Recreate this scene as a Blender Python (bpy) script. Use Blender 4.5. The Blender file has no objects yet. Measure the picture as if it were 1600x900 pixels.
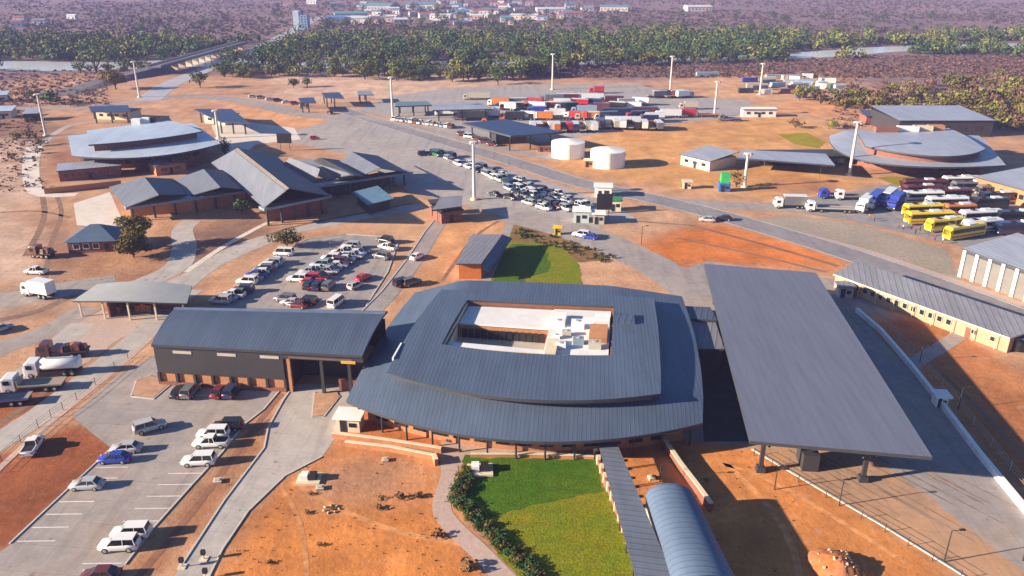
import bpy, bmesh, math, random
import numpy as np
from mathutils import Vector, Matrix
from mathutils.geometry import tessellate_polygon

S = bpy.context.scene
COL = S.collection
R = math.radians
PI = math.pi

# ------------------------------------------------------------------ camera
PITCH = R(22.28); CAMH = 66.0; FPX = 1245.0
cam_data = bpy.data.cameras.new('camera'); cam = bpy.data.objects.new('camera', cam_data); COL.objects.link(cam)
cam.location = (0, 0, CAMH); cam.rotation_euler = (PI/2 - PITCH, 0, 0)
cam_data.sensor_width = 36; cam_data.lens = 36*FPX/1600; cam_data.clip_start = 1; cam_data.clip_end = 20000
S.camera = cam

# ------------------------------------------------------------------ sky, sun, exposure
SUN_EL = R(18.5); SUN_AZ = R(193)            # compass direction the sun stands in, measured from +X
world = bpy.data.worlds.new('World'); S.world = world; world.use_nodes = True
wn = world.node_tree.nodes; wl = world.node_tree.links
bg = wn['Background']
sky = wn.new('ShaderNodeTexSky'); sky.sky_type = 'NISHITA'; sky.sun_disc = False
sky.sun_elevation = SUN_EL; sky.sun_rotation = PI/2 - SUN_AZ
sky.air_density = 1.0; sky.dust_density = 0.6; sky.ozone_density = 6.0
wl.new(sky.outputs[0], bg.inputs[0]); bg.inputs[1].default_value = 0.056
sun_data = bpy.data.lights.new('sun', 'SUN'); sun_data.energy = 5.0; sun_data.angle = R(0.6); sun_data.color = (1.0, 0.83, 0.62)
sun = bpy.data.objects.new('sun', sun_data); COL.objects.link(sun)
_d = Vector((-math.cos(SUN_AZ)*math.cos(SUN_EL), -math.sin(SUN_AZ)*math.cos(SUN_EL), -math.sin(SUN_EL)))
sun.rotation_euler = _d.to_track_quat('-Z', 'Y').to_euler(); sun.location = (-200, -50, 150)
S.view_settings.view_transform = 'Standard'; S.view_settings.look = 'None'
S.view_settings.gamma = 1; S.view_settings.use_curve_mapping = False
S.view_settings.exposure = 1.42
S.cycles.volume_bounces = 1

# ------------------------------------------------------------------ helpers
def G(px, py, z=0.0):
    """a point of the photograph (1600 x 900) carried to the plane at height z"""
    a = px-800; b = 450-py
    dx = a; dy = FPX*math.cos(PITCH)+b*math.sin(PITCH); dz = -FPX*math.sin(PITCH)+b*math.cos(PITCH)
    t = (z-CAMH)/dz
    return Vector((dx*t, dy*t, z))
def srgb(r, g, b):
    f = lambda c: (c/255/12.92) if c <= 10 else ((c/255+.055)/1.055)**2.4
    return (f(r), f(g), f(b))

class NT:
    def __init__(s, m): s.t = m.node_tree; s.n = s.t.nodes; s.l = s.t.links; s.b = s.n['Principled BSDF']
    def new(s, t, **kw):
        x = s.n.new(t)
        for k, v in kw.items(): setattr(x, k, v)
        return x
    def math(s, op, a, b=None, clamp=False):
        x = s.n.new('ShaderNodeMath'); x.operation = op; x.use_clamp = clamp
        for i, v in enumerate((a, b)):
            if v is None: continue
            if isinstance(v, (int, float)): x.inputs[i].default_value = v
            else: s.l.new(v, x.inputs[i])
        return x.outputs[0]
    def noise(s, vec, scale, detail=4, rough=.55):
        x = s.n.new('ShaderNodeTexNoise'); x.inputs['Scale'].default_value = scale; x.inputs['Detail'].default_value = detail
        x.inputs['Roughness'].default_value = rough
        s.l.new(vec, x.inputs['Vector']); return x.outputs['Fac']
    def rng(s, v, a, b, c, d):
        x = s.n.new('ShaderNodeMapRange'); s.l.new(v, x.inputs[0])
        for i, k in enumerate((a, b, c, d)): x.inputs[1+i].default_value = k
        return x.outputs[0]
    def mul(s, col, fac):
        x = s.n.new('ShaderNodeVectorMath'); x.operation = 'SCALE'
        if isinstance(col, tuple): x.inputs[0].default_value = col[:3]
        else: s.l.new(col, x.inputs[0])
        s.l.new(fac, x.inputs['Scale']); return x.outputs[0]
    def mix(s, f, a, b):
        x = s.n.new('ShaderNodeMix'); x.data_type = 'RGBA'; s.l.new(f, x.inputs[0])
        for i, c in ((6, a), (7, b)):
            if isinstance(c, tuple): x.inputs[i].default_value = (*c[:3], 1)
            else: s.l.new(c, x.inputs[i])
        return x.outputs[2]
    def bump(s, h, strength, dist=.1):
        x = s.n.new('ShaderNodeBump'); x.inputs['Strength'].default_value = strength; x.inputs['Distance'].default_value = dist
        s.l.new(h, x.inputs['Height']); s.l.new(x.outputs[0], s.b.inputs['Normal'])

MATS = {}
def mat(name, col, rough=.8, var=.15, scale=.5, metal=0.0, bump=0.0, spec=.4, col2=None, scale2=.06, obj=False, coat=0.0):
    """plain procedural surface: base colour broken by two sizes of noise"""
    if name in MATS: return MATS[name]
    m = bpy.data.materials.new(name); m.use_nodes = True; t = NT(m)
    if obj: vec = t.new('ShaderNodeTexCoord').outputs['Object']
    else: vec = t.new('ShaderNodeNewGeometry').outputs['Position']
    n1 = t.noise(vec, scale, 5); n2 = t.noise(vec, scale2, 3)
    f = t.math('MULTIPLY', t.rng(n1, .3, .7, 1-var, 1+var), t.rng(n2, .3, .7, 1-var*.7, 1+var*.7))
    c = col
    if col2: c = t.mix(t.rng(n2, .42, .58, 0, 1), col, col2)
    t.l.new(t.mul(c, f), t.b.inputs['Base Color'])
    t.b.inputs['Roughness'].default_value = rough; t.b.inputs['Metallic'].default_value = metal
    t.b.inputs['Specular IOR Level'].default_value = spec
    if coat: t.b.inputs['Coat Weight'].default_value = coat
    if bump: t.bump(n1, bump)
    MATS[name] = m; return m
def roofmat(name, col, dirv=(1, 0, 0), pitch=.75, rough=.42, metal=.25, var=.08, rib=.22, bump=.5, scale=.25, soft=None):
    """ribbed metal sheeting: ribs run across dirv"""
    if name in MATS: return MATS[name]
    m = bpy.data.materials.new(name); m.use_nodes = True; t = NT(m)
    vec = t.new('ShaderNodeNewGeometry').outputs['Position']
    d = t.new('ShaderNodeVectorMath', operation='DOT_PRODUCT'); t.l.new(vec, d.inputs[0]); d.inputs[1].default_value = Vector(dirv).normalized()
    s = t.math('SINE', t.math('MULTIPLY', d.outputs['Value'], 2*PI/pitch))
    sharp = t.math('POWER', t.math('MAXIMUM', s, 0.0), 3.0)
    # sheets: each about 4 m wide, slightly different in tone
    sh = t.new('ShaderNodeTexWhiteNoise', noise_dimensions='1D')
    t.l.new(t.math('FLOOR', t.math('MULTIPLY', d.outputs['Value'], 1/2.25)), sh.inputs['W'])
    n1 = t.noise(vec, scale, 5); n2 = t.noise(vec, .05, 3)
    f = t.math('MULTIPLY', t.rng(n1, .3, .7, 1-var, 1+var), t.rng(n2, .3, .7, 1-var, 1+var))
    f = t.math('MULTIPLY', f, t.rng(sh.outputs['Value'], 0, 1, 1-var*.8, 1+var*.8))
    f = t.math('MULTIPLY', f, t.rng(sharp, 0, 1, 1.05, 1-rib))
    dv = Vector(dirv).normalized(); st = t.new('ShaderNodeMapping'); st.inputs['Rotation'].default_value = (0, 0, -math.atan2(dv.y, dv.x)); st.inputs['Scale'].default_value = (.9, .07, .3)
    t.l.new(vec, st.inputs[0]); f = t.math('MULTIPLY', f, t.rng(t.noise(st.outputs[0], 1, 5, .6), .35, .7, 1.05, .88))
    t.l.new(t.mul(col, f), t.b.inputs['Base Color'])
    t.b.inputs['Roughness'].default_value = rough; t.b.inputs['Metallic'].default_value = metal
    t.bump(sharp, bump, .05)
    MATS[name] = m; return m

def pavemat(name, col, col2, sand=(.40, .26, .17), joint=4.5, rough=.85, sandy=.35, jd=.82):
    """worn paving: slab joints, oil stains, tyre-polished streaks, sand blown over it"""
    if name in MATS: return MATS[name]
    m = bpy.data.materials.new(name); m.use_nodes = True; t = NT(m)
    vec = t.new('ShaderNodeNewGeometry').outputs['Position']
    n1 = t.noise(vec, .35, 6, .65); n2 = t.noise(vec, .05, 4); n3 = t.noise(vec, 1.6, 4, .6)
    c = t.mix(t.rng(n2, .4, .6, 0, 1), col, col2)
    c = t.mix(t.rng(t.noise(vec, .12, 5, .6), .5, .72, 0, sandy), c, sand)
    f = t.math('MULTIPLY', t.rng(n1, .3, .7, .84, 1.13), t.rng(n3, .3, .7, .93, 1.06))
    f = t.math('MULTIPLY', f, t.rng(t.noise(vec, .8, 2, .4), .68, .76, 1, .68))      # oil stains
    sx = t.new('ShaderNodeSeparateXYZ'); mp = t.new('ShaderNodeMapping'); mp.inputs['Rotation'].default_value = (0, 0, .1); t.l.new(vec, mp.inputs[0]); t.l.new(mp.outputs[0], sx.inputs[0])
    for o in ('X', 'Y'):
        fr = t.math('FRACT', t.math('MULTIPLY', sx.outputs[o], 1/joint))
        f = t.math('MULTIPLY', f, t.rng(fr, .012, .03, jd, 1))
    st = t.new('ShaderNodeMapping'); st.inputs['Scale'].default_value = (.5, .03, 1); st.inputs['Rotation'].default_value = (0, 0, .12); t.l.new(vec, st.inputs[0])
    f = t.math('MULTIPLY', f, t.rng(t.noise(st.outputs[0], 1, 4, .5), .52, .7, 1, .82))
    t.l.new(t.mul(c, f), t.b.inputs['Base Color']); t.b.inputs['Roughness'].default_value = rough; t.b.inputs['Specular IOR Level'].default_value = .3
    t.bump(n3, .1); MATS[name] = m; return m

class MB:
    """collects faces, then links them as ONE mesh object"""
    def __init__(s): s.v = []; s.f = []; s.m = []; s.mats = []; s.sm = []
    def mi(s, m):
        if m not in s.mats: s.mats.append(m)
        return s.mats.index(m)
    def add(s, vs, fs, m, smooth=False):
        k = len(s.v); i = s.mi(m)
        s.v.extend([tuple(p) for p in vs])
        for f in fs: s.f.append([k+q for q in f]); s.m.append(i); s.sm.append(smooth)
    def poly(s, pts, m): s.add(pts, [list(range(len(pts)))], m)
    def tess(s, pts, m):
        tr = tessellate_polygon([[Vector(p) for p in pts]])
        out = []
        for a, b, c in tr:
            A, B, C = (Vector(pts[i]) for i in (a, b, c))
            n = (B-A).cross(C-A)
            out.append([a, b, c] if n.z >= 0 else [a, c, b])
        s.add(pts, out, m)
    def box(s, c, size, m, rz=0.0, taper=1.0):
        cx, cy, cz = c; x, y, z = size[0]/2, size[1]/2, size[2]/2
        co, si = math.cos(rz), math.sin(rz); vs = []
        for dz, k in ((-z, 1.0), (z, taper)):
            for dx, dy in ((-x, -y), (x, -y), (x, y), (-x, y)):
                dx *= k; dy *= k
                vs.append((cx+dx*co-dy*si, cy+dx*si+dy*co, cz+dz))
        s.add(vs, [[3, 2, 1, 0], [4, 5, 6, 7], [0, 1, 5, 4], [1, 2, 6, 5], [2, 3, 7, 6], [3, 0, 4, 7]], m)
    def prism(s, pts, z0, z1, m, mtop=None):
        """vertical walls over a plan outline, closed above"""
        n = len(pts); a = sum(pts[i][0]*pts[(i+1) % n][1]-pts[(i+1) % n][0]*pts[i][1] for i in range(n))
        if a < 0: pts = list(reversed(pts))
        vs = [(p[0], p[1], z0) for p in pts]+[(p[0], p[1], z1) for p in pts]
        s.add(vs, [[i, (i+1) % n, n+(i+1) % n, n+i] for i in range(n)], m)
        s.tess([(p[0], p[1], z1) for p in pts], mtop or m)
    def slab(s, pts, th, m, mside=None):
        """sheet through 3D points with thickness th below it"""
        n = len(pts); P = [Vector(p) for p in pts]
        a = sum(P[i].x*P[(i+1) % n].y-P[(i+1) % n].x*P[i].y for i in range(n))
        if a < 0: P.reverse()
        Q = [p-Vector((0, 0, th)) for p in P]
        s.tess(P, m)
        k = len(s.f); s.tess(Q, mside or m)
        for j in range(k, len(s.f)): s.f[j] = list(reversed(s.f[j]))
        s.add(P+Q, [[n+i, n+(i+1) % n, (i+1) % n, i] for i in range(n)], mside or m)
    def cyl(s, a, b, r0, r1, m, n=8, caps=True, smooth=True):
        a = Vector(a); b = Vector(b); d = (b-a).normalized()
        u = d.orthogonal().normalized(); w = d.cross(u); vs = []
        for p, r in ((a, r0), (b, r1)):
            for i in range(n):
                t = 2*PI*i/n; vs.append(p+(u*math.cos(t)+w*math.sin(t))*r)
        s.add(vs, [[i, (i+1) % n, n+(i+1) % n, n+i] for i in range(n)], m, smooth)
        if caps: s.add(vs, [list(range(n-1, -1, -1)), list(range(n, 2*n))], m)
    def loft(s, secs, m, caps=True, smooth=False):
        n = len(secs[0]); vs = [p for sec in secs for p in sec]; fs = []
        for k in range(len(secs)-1):
            for i in range(n):
                j = (i+1) % n; fs.append([k*n+i, k*n+j, (k+1)*n+j, (k+1)*n+i])
        s.add(vs, fs, m, smooth)
        if caps: s.add(vs, [list(range(n-1, -1, -1)), list(range((len(secs)-1)*n, len(secs)*n))], m)
    def mesh(s, name, off=Vector((0, 0, 0))):
        me = bpy.data.meshes.new(name)
        me.from_pydata([(p[0]-off[0], p[1]-off[1], p[2]-off[2]) for p in s.v], [], s.f)
        for m in s.mats: me.materials.append(m)
        me.polygons.foreach_set('material_index', s.m); me.polygons.foreach_set('use_smooth', s.sm)
        me.update(); return me
    def build(s, name, parent=None, kind=None, label=None, off=None):
        o = offset_of(parent)   # with off the mesh is already local
        ob = bpy.data.objects.new(name, s.mesh(name, o)); COL.objects.link(ob)
        if parent: ob.parent = parent
        elif off is not None: ob.location = off
        if kind: ob['kind'] = kind
        if label: ob['label'] = label
        return ob
def offset_of(o):
    v = Vector((0, 0, 0))
    while o: v += o.location; o = o.parent
    return v
def thing(name, label, cat, loc=(0, 0, 0), rz=0.0, group=None):
    o = bpy.data.objects.new(name, None); COL.objects.link(o); o.empty_display_size = .5
    o.location = loc; o.rotation_euler = (0, 0, rz); return tag(o, label, cat, group)
def tag(o, label, cat, group=None):
    o['label'] = label; o['category'] = cat
    if group: o['group'] = group
    return o
def lerp(a, b, t): return a+(b-a)*t
def orient_up(mb): pass
def tell_apart(objs):
    """objects that would share a label get their order from the left added"""
    by = {}
    for o in objs: by.setdefault(o['label'], []).append(o)
    for lab, L in by.items():
        if 1 < len(L) <= 12:
            L.sort(key=lambda o: o.location.x/o.location.y)
            for i, o in enumerate(L): o['label'] = f'{lab}, {ORD[i]} of {CARD[len(L)]} from left'
CARD = ['none', 'one', 'two', 'three', 'four', 'five', 'six', 'seven', 'eight', 'nine', 'ten', 'eleven', 'twelve']
ORD = ['first', 'second', 'third', 'fourth', 'fifth', 'sixth', 'seventh', 'eighth', 'ninth', 'tenth', 'eleventh', 'twelfth', 'thirteenth', 'fourteenth', 'fifteenth', 'sixteenth', 'seventeenth', 'eighteenth', 'nineteenth', 'twentieth']

# ------------------------------------------------------------------ shared materials
CONC = pavemat('concrete', (.345, .30, .275), (.29, .262, .258))
CONCP = pavemat('pale concrete', (.43, .39, .36), (.39, .36, .34), sandy=.2)
PINKP = mat('pink paving', (.45, .33, .28), .85, .12, 1.5, bump=.1)
ASPH = pavemat('asphalt', (.255, .24, .255), (.22, .21, .23), joint=40, sandy=.15, jd=1)
GAPSHADE = mat('gap shade paving', (.05, .05, .055), .85, .15, .4)
GRAVEL = mat('gravel', (.30, .25, .20), .95, .2, 1.2, bump=.3)
KERBM = mat('kerb concrete', (.50, .48, .45), .8, .1, 1)
PAINT = mat('white road paint', (.72, .71, .68), .7, .2, 2)
STEELD = mat('dark steel', (.035, .035, .04), .5, .1, 1, spec=.5)
STEELG = mat('galvanised steel', (.45, .44, .42), .5, .1, 1, metal=.3)
MASTM = mat('pale mast paint', (.62, .57, .50), .6, .08, 1)
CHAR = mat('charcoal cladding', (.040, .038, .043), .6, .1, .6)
BRICK = mat('orange face brick', (.42, .19, .09), .9, .18, 2.2, bump=.15)
BRICKD = mat('red brown brick', (.22, .09, .065), .9, .18, 2.2, bump=.15)
PLAST = mat('cream plaster', (.66, .55, .40), .85, .08, .8)
PLASTG = mat('grey plaster', (.42, .38, .33), .85, .1, .8)
WHITEW = mat('white paint', (.78, .77, .75), .6, .05, .6)
GLASS = mat('dark window glass', (.02, .025, .03), .12, .1, 1, spec=.7)
GLASSB = mat('blue window glass', (.05, .09, .15), .1, .1, 1, spec=.7)
RIM = mat('light metal rim', (.5, .5, .5), .35, .05, 2, metal=.6, obj=True)
TYRE = mat('black rubber', (.018, .018, .018), .85, .1, 3, obj=True)
LAMPW = mat('clear lamp lens', (.8, .8, .78), .2, .03, 2, obj=True)
LAMPR = mat('red lamp lens', (.45, .02, .015), .25, .03, 2, obj=True)
CGLASS = mat('tinted car glass', (.015, .018, .022), .06, .05, 2, spec=.8, obj=True)
BLACKP = mat('black plastic', (.02, .02, .022), .6, .1, 3, obj=True)
# ================================================================== ground
def poly_dist(P, poly):
    """signed distance (negative inside) of points P (n,2) to a polygon"""
    poly = np.array(poly); n = len(poly); d = np.full(len(P), 1e18); ins = np.zeros(len(P), bool)
    for i in range(n):
        a = poly[i]; b = poly[(i+1) % n]; e = b-a; w = P-a
        t = np.clip((w@e)/max(e@e, 1e-9), 0, 1); q = w-t[:, None]*e; d = np.minimum(d, (q*q).sum(1))
        c = ((a[1] > P[:, 1]) != (b[1] > P[:, 1]))
        with np.errstate(divide='ignore', invalid='ignore'):
            xi = a[0]+(P[:, 1]-a[1])*(b[0]-a[0])/(b[1]-a[1] if b[1] != a[1] else 1e-9)
        ins ^= c & (P[:, 0] < xi)
    d = np.sqrt(d); return np.where(ins, -d, d)
def gx(pts): return [tuple(G(*p)[:2]) for p in pts]

TAN = (.48, .275, .165); ORANGE = (.46, .185, .07); DRED = (.30, .095, .04); SAND = (.46, .34, .26)
PLAIN = (.22, .15, .145); PINKT = (.55, .38, .285); BROWN = (.24, .135, .09)
SOIL = [  # pixel outline, colour, feather in metres, strength
    ([(-400, 130), (0, 128), (150, 112), (330, 118), (430, 118), (760, 112), (1010, 128), (1130, 112), (1300, 112), (1400, 150), (1560, 205), (2300, 260), (2400, 905), (1700, 1200), (-400, 1200), (-700, 500)], TAN, 14, 1),
    ([(-500, 165), (40, 160), (110, 200), (60, 240), (40, 300), (0, 310), (-500, 330)], BROWN, 10, .9),
    ([(-300, 225), (45, 215), (60, 330), (100, 400), (60, 440), (-300, 460)], PINKT, 10, .9),
    ([(430, 118), (780, 112), (830, 135), (610, 168), (430, 150)], (.56, .37, .27), 10, 1),
    ([(340, 160), (470, 162), (560, 180), (520, 205), (420, 200)], (.62, .31, .15), 10, .9),
    ([(850, 250), (960, 205), (1220, 178), (1300, 205), (1330, 290), (1200, 310), (1000, 290)], (.58, .30, .115), 10, 1),
    ([(1040, 160), (1130, 112), (1310, 125), (1370, 165), (1250, 180)], (.56, .32, .18), 12, 1),
    ([(1200, 168), (1270, 150), (1390, 172), (1300, 186)], (.56, .27, .12), 8, .8),
    ([(860, 340), (960, 318), (1090, 330), (1060, 360), (1000, 385), (930, 372)], (.52, .32, .20), 6, .8),
    ([(980, 385), (1090, 352), (1150, 355), (1330, 405), (1300, 425), (1270, 420), (1100, 412), (1050, 424)], (.58, .18, .045), 5.0, 1),
    ([(900, 405), (960, 395), (1040, 455), (920, 452)], (.52, .30, .18), 3, .9),
    ([(690, 345), (800, 345), (740, 380), (700, 445), (640, 450)], (.58, .29, .13), 4, 1),
    ([(480, 380), (690, 320), (690, 350), (560, 470)], (.54, .31, .18), 5, .9),
    ([(300, 345), (460, 330), (420, 370), (280, 445), (270, 400)], BROWN, 5, .8),
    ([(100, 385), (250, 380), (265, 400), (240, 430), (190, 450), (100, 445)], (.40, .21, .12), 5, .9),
    ([(-200, 445), (120, 440), (120, 490), (-200, 540)], (.46, .33, .25), 6, .7),
    ([(-300, 720), (0, 712), (120, 655), (205, 690), (20, 850), (-60, 900), (-300, 950)], DRED, 1.2, 1),
    ([(-200, 640), (30, 610), (90, 590), (130, 590), (60, 640), (-20, 690), (-200, 800)], DRED, 1.5, .9),
    ([(400, 660), (440, 608), (420, 690), (340, 790), (250, 900), (200, 900), (350, 720)], (.40, .19, .10), .8, 1),
    ([(530, 690), (690, 705), (690, 760), (760, 900), (640, 1000), (330, 1000), (340, 890), (420, 760)], (.60, .222, .062), 2.5, 1),
    ([(540, 700), (680, 720), (640, 790), (480, 800), (450, 750)], (.42, .235, .145), 5, .7),
    ([(540, 640), (680, 660), (940, 690), (930, 722), (700, 715), (530, 690)], (.46, .155, .05), 1.5, 1),
    ([(940, 690), (1180, 690), (1480, 880), (1500, 1000), (1080, 1000), (1000, 820)], (.60, .235, .072), 2, 1),
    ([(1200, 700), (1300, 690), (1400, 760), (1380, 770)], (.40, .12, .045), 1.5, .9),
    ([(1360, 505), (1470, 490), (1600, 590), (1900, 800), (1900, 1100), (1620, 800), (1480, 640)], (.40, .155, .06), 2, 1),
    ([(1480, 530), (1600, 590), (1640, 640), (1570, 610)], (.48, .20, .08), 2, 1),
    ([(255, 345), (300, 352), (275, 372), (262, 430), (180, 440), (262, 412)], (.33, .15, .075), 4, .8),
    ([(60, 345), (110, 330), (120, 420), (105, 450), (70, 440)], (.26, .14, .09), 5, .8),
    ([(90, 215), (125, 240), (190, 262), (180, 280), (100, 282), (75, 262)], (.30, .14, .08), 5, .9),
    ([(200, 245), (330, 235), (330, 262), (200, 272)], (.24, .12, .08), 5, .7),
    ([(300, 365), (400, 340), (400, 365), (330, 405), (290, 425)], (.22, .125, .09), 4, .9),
    ([(0, 455), (110, 440), (130, 470), (0, 520)], (.36, .22, .15), 6, .7),
    ([(640, 300), (700, 300), (690, 340), (620, 360), (560, 375)], (.52, .31, .18), 5, .8),
    ([(380, 160), (560, 160), (600, 190), (540, 182), (420, 172)], (.50, .31, .22), 8, .7),
    ([(820, 300), (1000, 325), (1010, 340), (900, 318)], (.44, .27, .17), 5, .7),
    ([(1180, 270), (1330, 285), (1300, 300), (1190, 300)], (.36, .16, .08), 5, .7),
    ([(200, 590), (255, 595), (240, 622), (200, 620)], (.42, .2, .11), .6, 1),
]
def axis(lo, hi, step, far, grow=1.25):
    a = list(np.arange(lo, hi+.01, step)); s = step; x = lo; left = []
    while x > -far: s *= grow; x -= s; left.append(x)
    s = step; x = a[-1]; right = []
    while x < far: s *= grow; x += s; right.append(x)
    return np.array(left[::-1]+a+right)
def build_ground():
    X = axis(-330, 330, 2.2, 6500); Y = axis(55, 560, 1.9, 6500)
    nx, ny = len(X), len(Y); xx, yy = np.meshgrid(X, Y); P = np.stack([xx.ravel(), yy.ravel()], 1)
    rnd = np.random.RandomState(3)
    def vnoise(sc):
        g = rnd.rand(64, 64); a = P/sc; i = np.floor(a).astype(int); f = a-i; f = f*f*(3-2*f); i %= 64; j = (i+1) % 64
        return (g[i[:, 0], i[:, 1]]*(1-f[:, 0])+g[j[:, 0], i[:, 1]]*f[:, 0])*(1-f[:, 1])+(g[i[:, 0], j[:, 1]]*(1-f[:, 0])+g[j[:, 0], j[:, 1]]*f[:, 0])*f[:, 1]
    nz = (vnoise(9)-.5)+.5*(vnoise(3.7)-.5)
    big = vnoise(140)+.5*vnoise(50)
    C = np.array(PLAIN)[None, :]*(1+.35*(big-.75))[:, None]*np.array([1, 1, 1])[None]
    C = C+np.array([.03, .012, -.005])[None]*(vnoise(90)-.5)[:, None]
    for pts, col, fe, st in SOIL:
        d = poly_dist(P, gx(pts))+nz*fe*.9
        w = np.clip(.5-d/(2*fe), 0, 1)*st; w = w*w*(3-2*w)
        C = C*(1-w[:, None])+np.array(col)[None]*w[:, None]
    vs = np.zeros((len(P), 3)); vs[:, :2] = P
    idx = np.arange(nx*ny).reshape(ny, nx)
    fs = np.stack([idx[:-1, :-1], idx[:-1, 1:], idx[1:, 1:], idx[1:, :-1]], -1).reshape(-1, 4)
    me = bpy.data.meshes.new('ground'); me.from_pydata(vs.tolist(), [], fs.tolist())
    at = me.color_attributes.new('soil', 'FLOAT_COLOR', 'POINT')
    at.data.foreach_set('color', np.concatenate([np.clip(C, 0, 1), np.ones((len(P), 1))], 1).astype(np.float32).ravel())
    m = bpy.data.materials.new('bare soil'); m.use_nodes = True; t = NT(m)
    a = t.new('ShaderNodeVertexColor', layer_name='soil'); vec = t.new('ShaderNodeNewGeometry').outputs['Position']
    n1 = t.noise(vec, .11, 6, .65); n2 = t.noise(vec, .9, 6, .7); n3 = t.noise(vec, .018, 4)
    st = t.new('ShaderNodeMapping'); st.inputs['Scale'].default_value = (.25, .045, 1); st.inputs['Rotation'].default_value = (0, 0, .3)
    t.l.new(vec, st.inputs[0]); n4 = t.noise(st.outputs[0], 1, 5, .6)
    f = t.math('MULTIPLY', t.rng(n1, .3, .7, .70, 1.24), t.rng(n2, .3, .7, .84, 1.14))
    f = t.math('MULTIPLY', f, t.rng(n3, .35, .65, .90, 1.1)); f = t.math('MULTIPLY', f, t.rng(n4, .35, .65, .90, 1.08))
    c = t.mul(a.outputs[0], f)
    c = t.mix(t.rng(t.noise(vec, .045, 5, .6), .50, .68, 0, .26), c, (.30, .115, .045))
    c = t.mix(t.rng(t.noise(vec, .07, 6, .7), .60, .74, 0, .30), c, (.30, .22, .10))
    # dry weed and stone specks
    sp = t.noise(vec, 2.3, 2, .5); c = t.mix(t.rng(sp, .66, .72, 0, .55), c, (.13, .09, .05))
    c = t.mix(t.rng(t.noise(vec, .30, 3, .6), .62, .72, 0, .35), c, (.50, .36, .26))
    t.l.new(c, t.b.inputs['Base Color']); t.b.inputs['Roughness'].default_value = .95; t.b.inputs['Specular IOR Level'].default_value = .15
    t.bump(n2, .5, .25)
    me.materials.append(m)
    o = bpy.data.objects.new('ground', me); COL.objects.link(o); o['kind'] = 'structure'
build_ground()

# haze: one closed box round the scene
def build_haze():
    mb = MB(); m = bpy.data.materials.new('haze air'); m.use_nodes = True
    m.node_tree.nodes.clear(); out = m.node_tree.nodes.new('ShaderNodeOutputMaterial'); pv = m.node_tree.nodes.new('ShaderNodeVolumePrincipled')
    pv.inputs['Color'].default_value = (.45, .47, 1.0, 1); pv.inputs['Density'].default_value = HAZE; pv.inputs['Anisotropy'].default_value = .0
    m.node_tree.links.new(pv.outputs[0], out.inputs['Volume'])
    mb.box((0, 0, 35), (13700, 13700, 72), m); mb.build('haze', kind='stuff')
HAZE = .00016
build_haze()

# ================================================================== paved sheets
def sheet(name, pts, m, z=.02, kind='structure'):
    mb = MB(); mb.tess([(*G(*p)[:2], z) for p in pts], m); return mb.build(name, kind=kind)
def ragged(pts, amp, seed, step=1.2):
    rnd = random.Random(seed); W = [G(*p) for p in pts]; out = []
    for a, b in zip(W, W[1:]+W[:1]):
        n = max(1, int((b-a).length/step)); d = (b-a).normalized(); nn = Vector((-d.y, d.x, 0))
        for i in range(n): out.append(lerp(a, b, i/n)+nn*rnd.uniform(-amp, amp))
    return out
def patch(name, pts, m, z, amp, seed, kind='structure'):
    mb = MB(); mb.tess([(p.x, p.y, z) for p in ragged(pts, amp, seed)], m); return mb.build(name, kind=kind)
def strip_world(pl, w):
    """outline of a ribbon of width w (number or pair) about a world polyline"""
    L = []; Rr = []
    for i, p in enumerate(pl):
        a = pl[max(i-1, 0)]; b = pl[min(i+1, len(pl)-1)]; d = (Vector(b)-Vector(a)); d.z = 0; d.normalize(); n = Vector((-d.y, d.x, 0))
        ww = w if isinstance(w, (int, float)) else lerp(w[0], w[1], i/(len(pl)-1))
        L.append(Vector(p)+n*ww/2); Rr.append(Vector(p)-n*ww/2)
    return L, Rr
def smooth(pl, k=4):
    """Catmull-Rom through the points"""
    P = [Vector(p) for p in pl]; out = []
    for i in range(len(P)-1):
        p0 = P[max(i-1, 0)]; p1 = P[i]; p2 = P[i+1]; p3 = P[min(i+2, len(P)-1)]
        for j in range(k):
            t = j/k
            out.append(.5*((2*p1)+(p2-p0)*t+(2*p0-5*p1+4*p2-p3)*t*t+(3*p1-p0-3*p2+p3)*t**3))
    return out+[P[-1]]
def ribbon(name, px, w, m, z=.02, kind='structure', sm=True):
    pl = [G(*p) for p in px]
    if sm: pl = smooth(pl)
    L, Rr = strip_world(pl, w); mb = MB(); n = len(L)
    vs = [(p.x, p.y, z) for p in L]+[(p.x, p.y, z) for p in Rr]
    mb.add(vs, [[i, n+i, n+i+1, i+1] for i in range(n-1)], m); return mb.build(name, kind=kind)
def kerb(name, px, m=None, w=.22, h=.13, sm=False, kind='structure'):
    pl = [G(*p) for p in px]
    if sm: pl = smooth(pl)
    L, Rr = strip_world(pl, w); mb = MB(); m = m or KERBM
    secs = [[(l.x, l.y, 0), (r.x, r.y, 0), (r.x, r.y, h), (l.x, l.y, h)] for l, r in zip(L, Rr)]
    mb.loft(secs, m); return mb.build(name, kind=kind)

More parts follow.
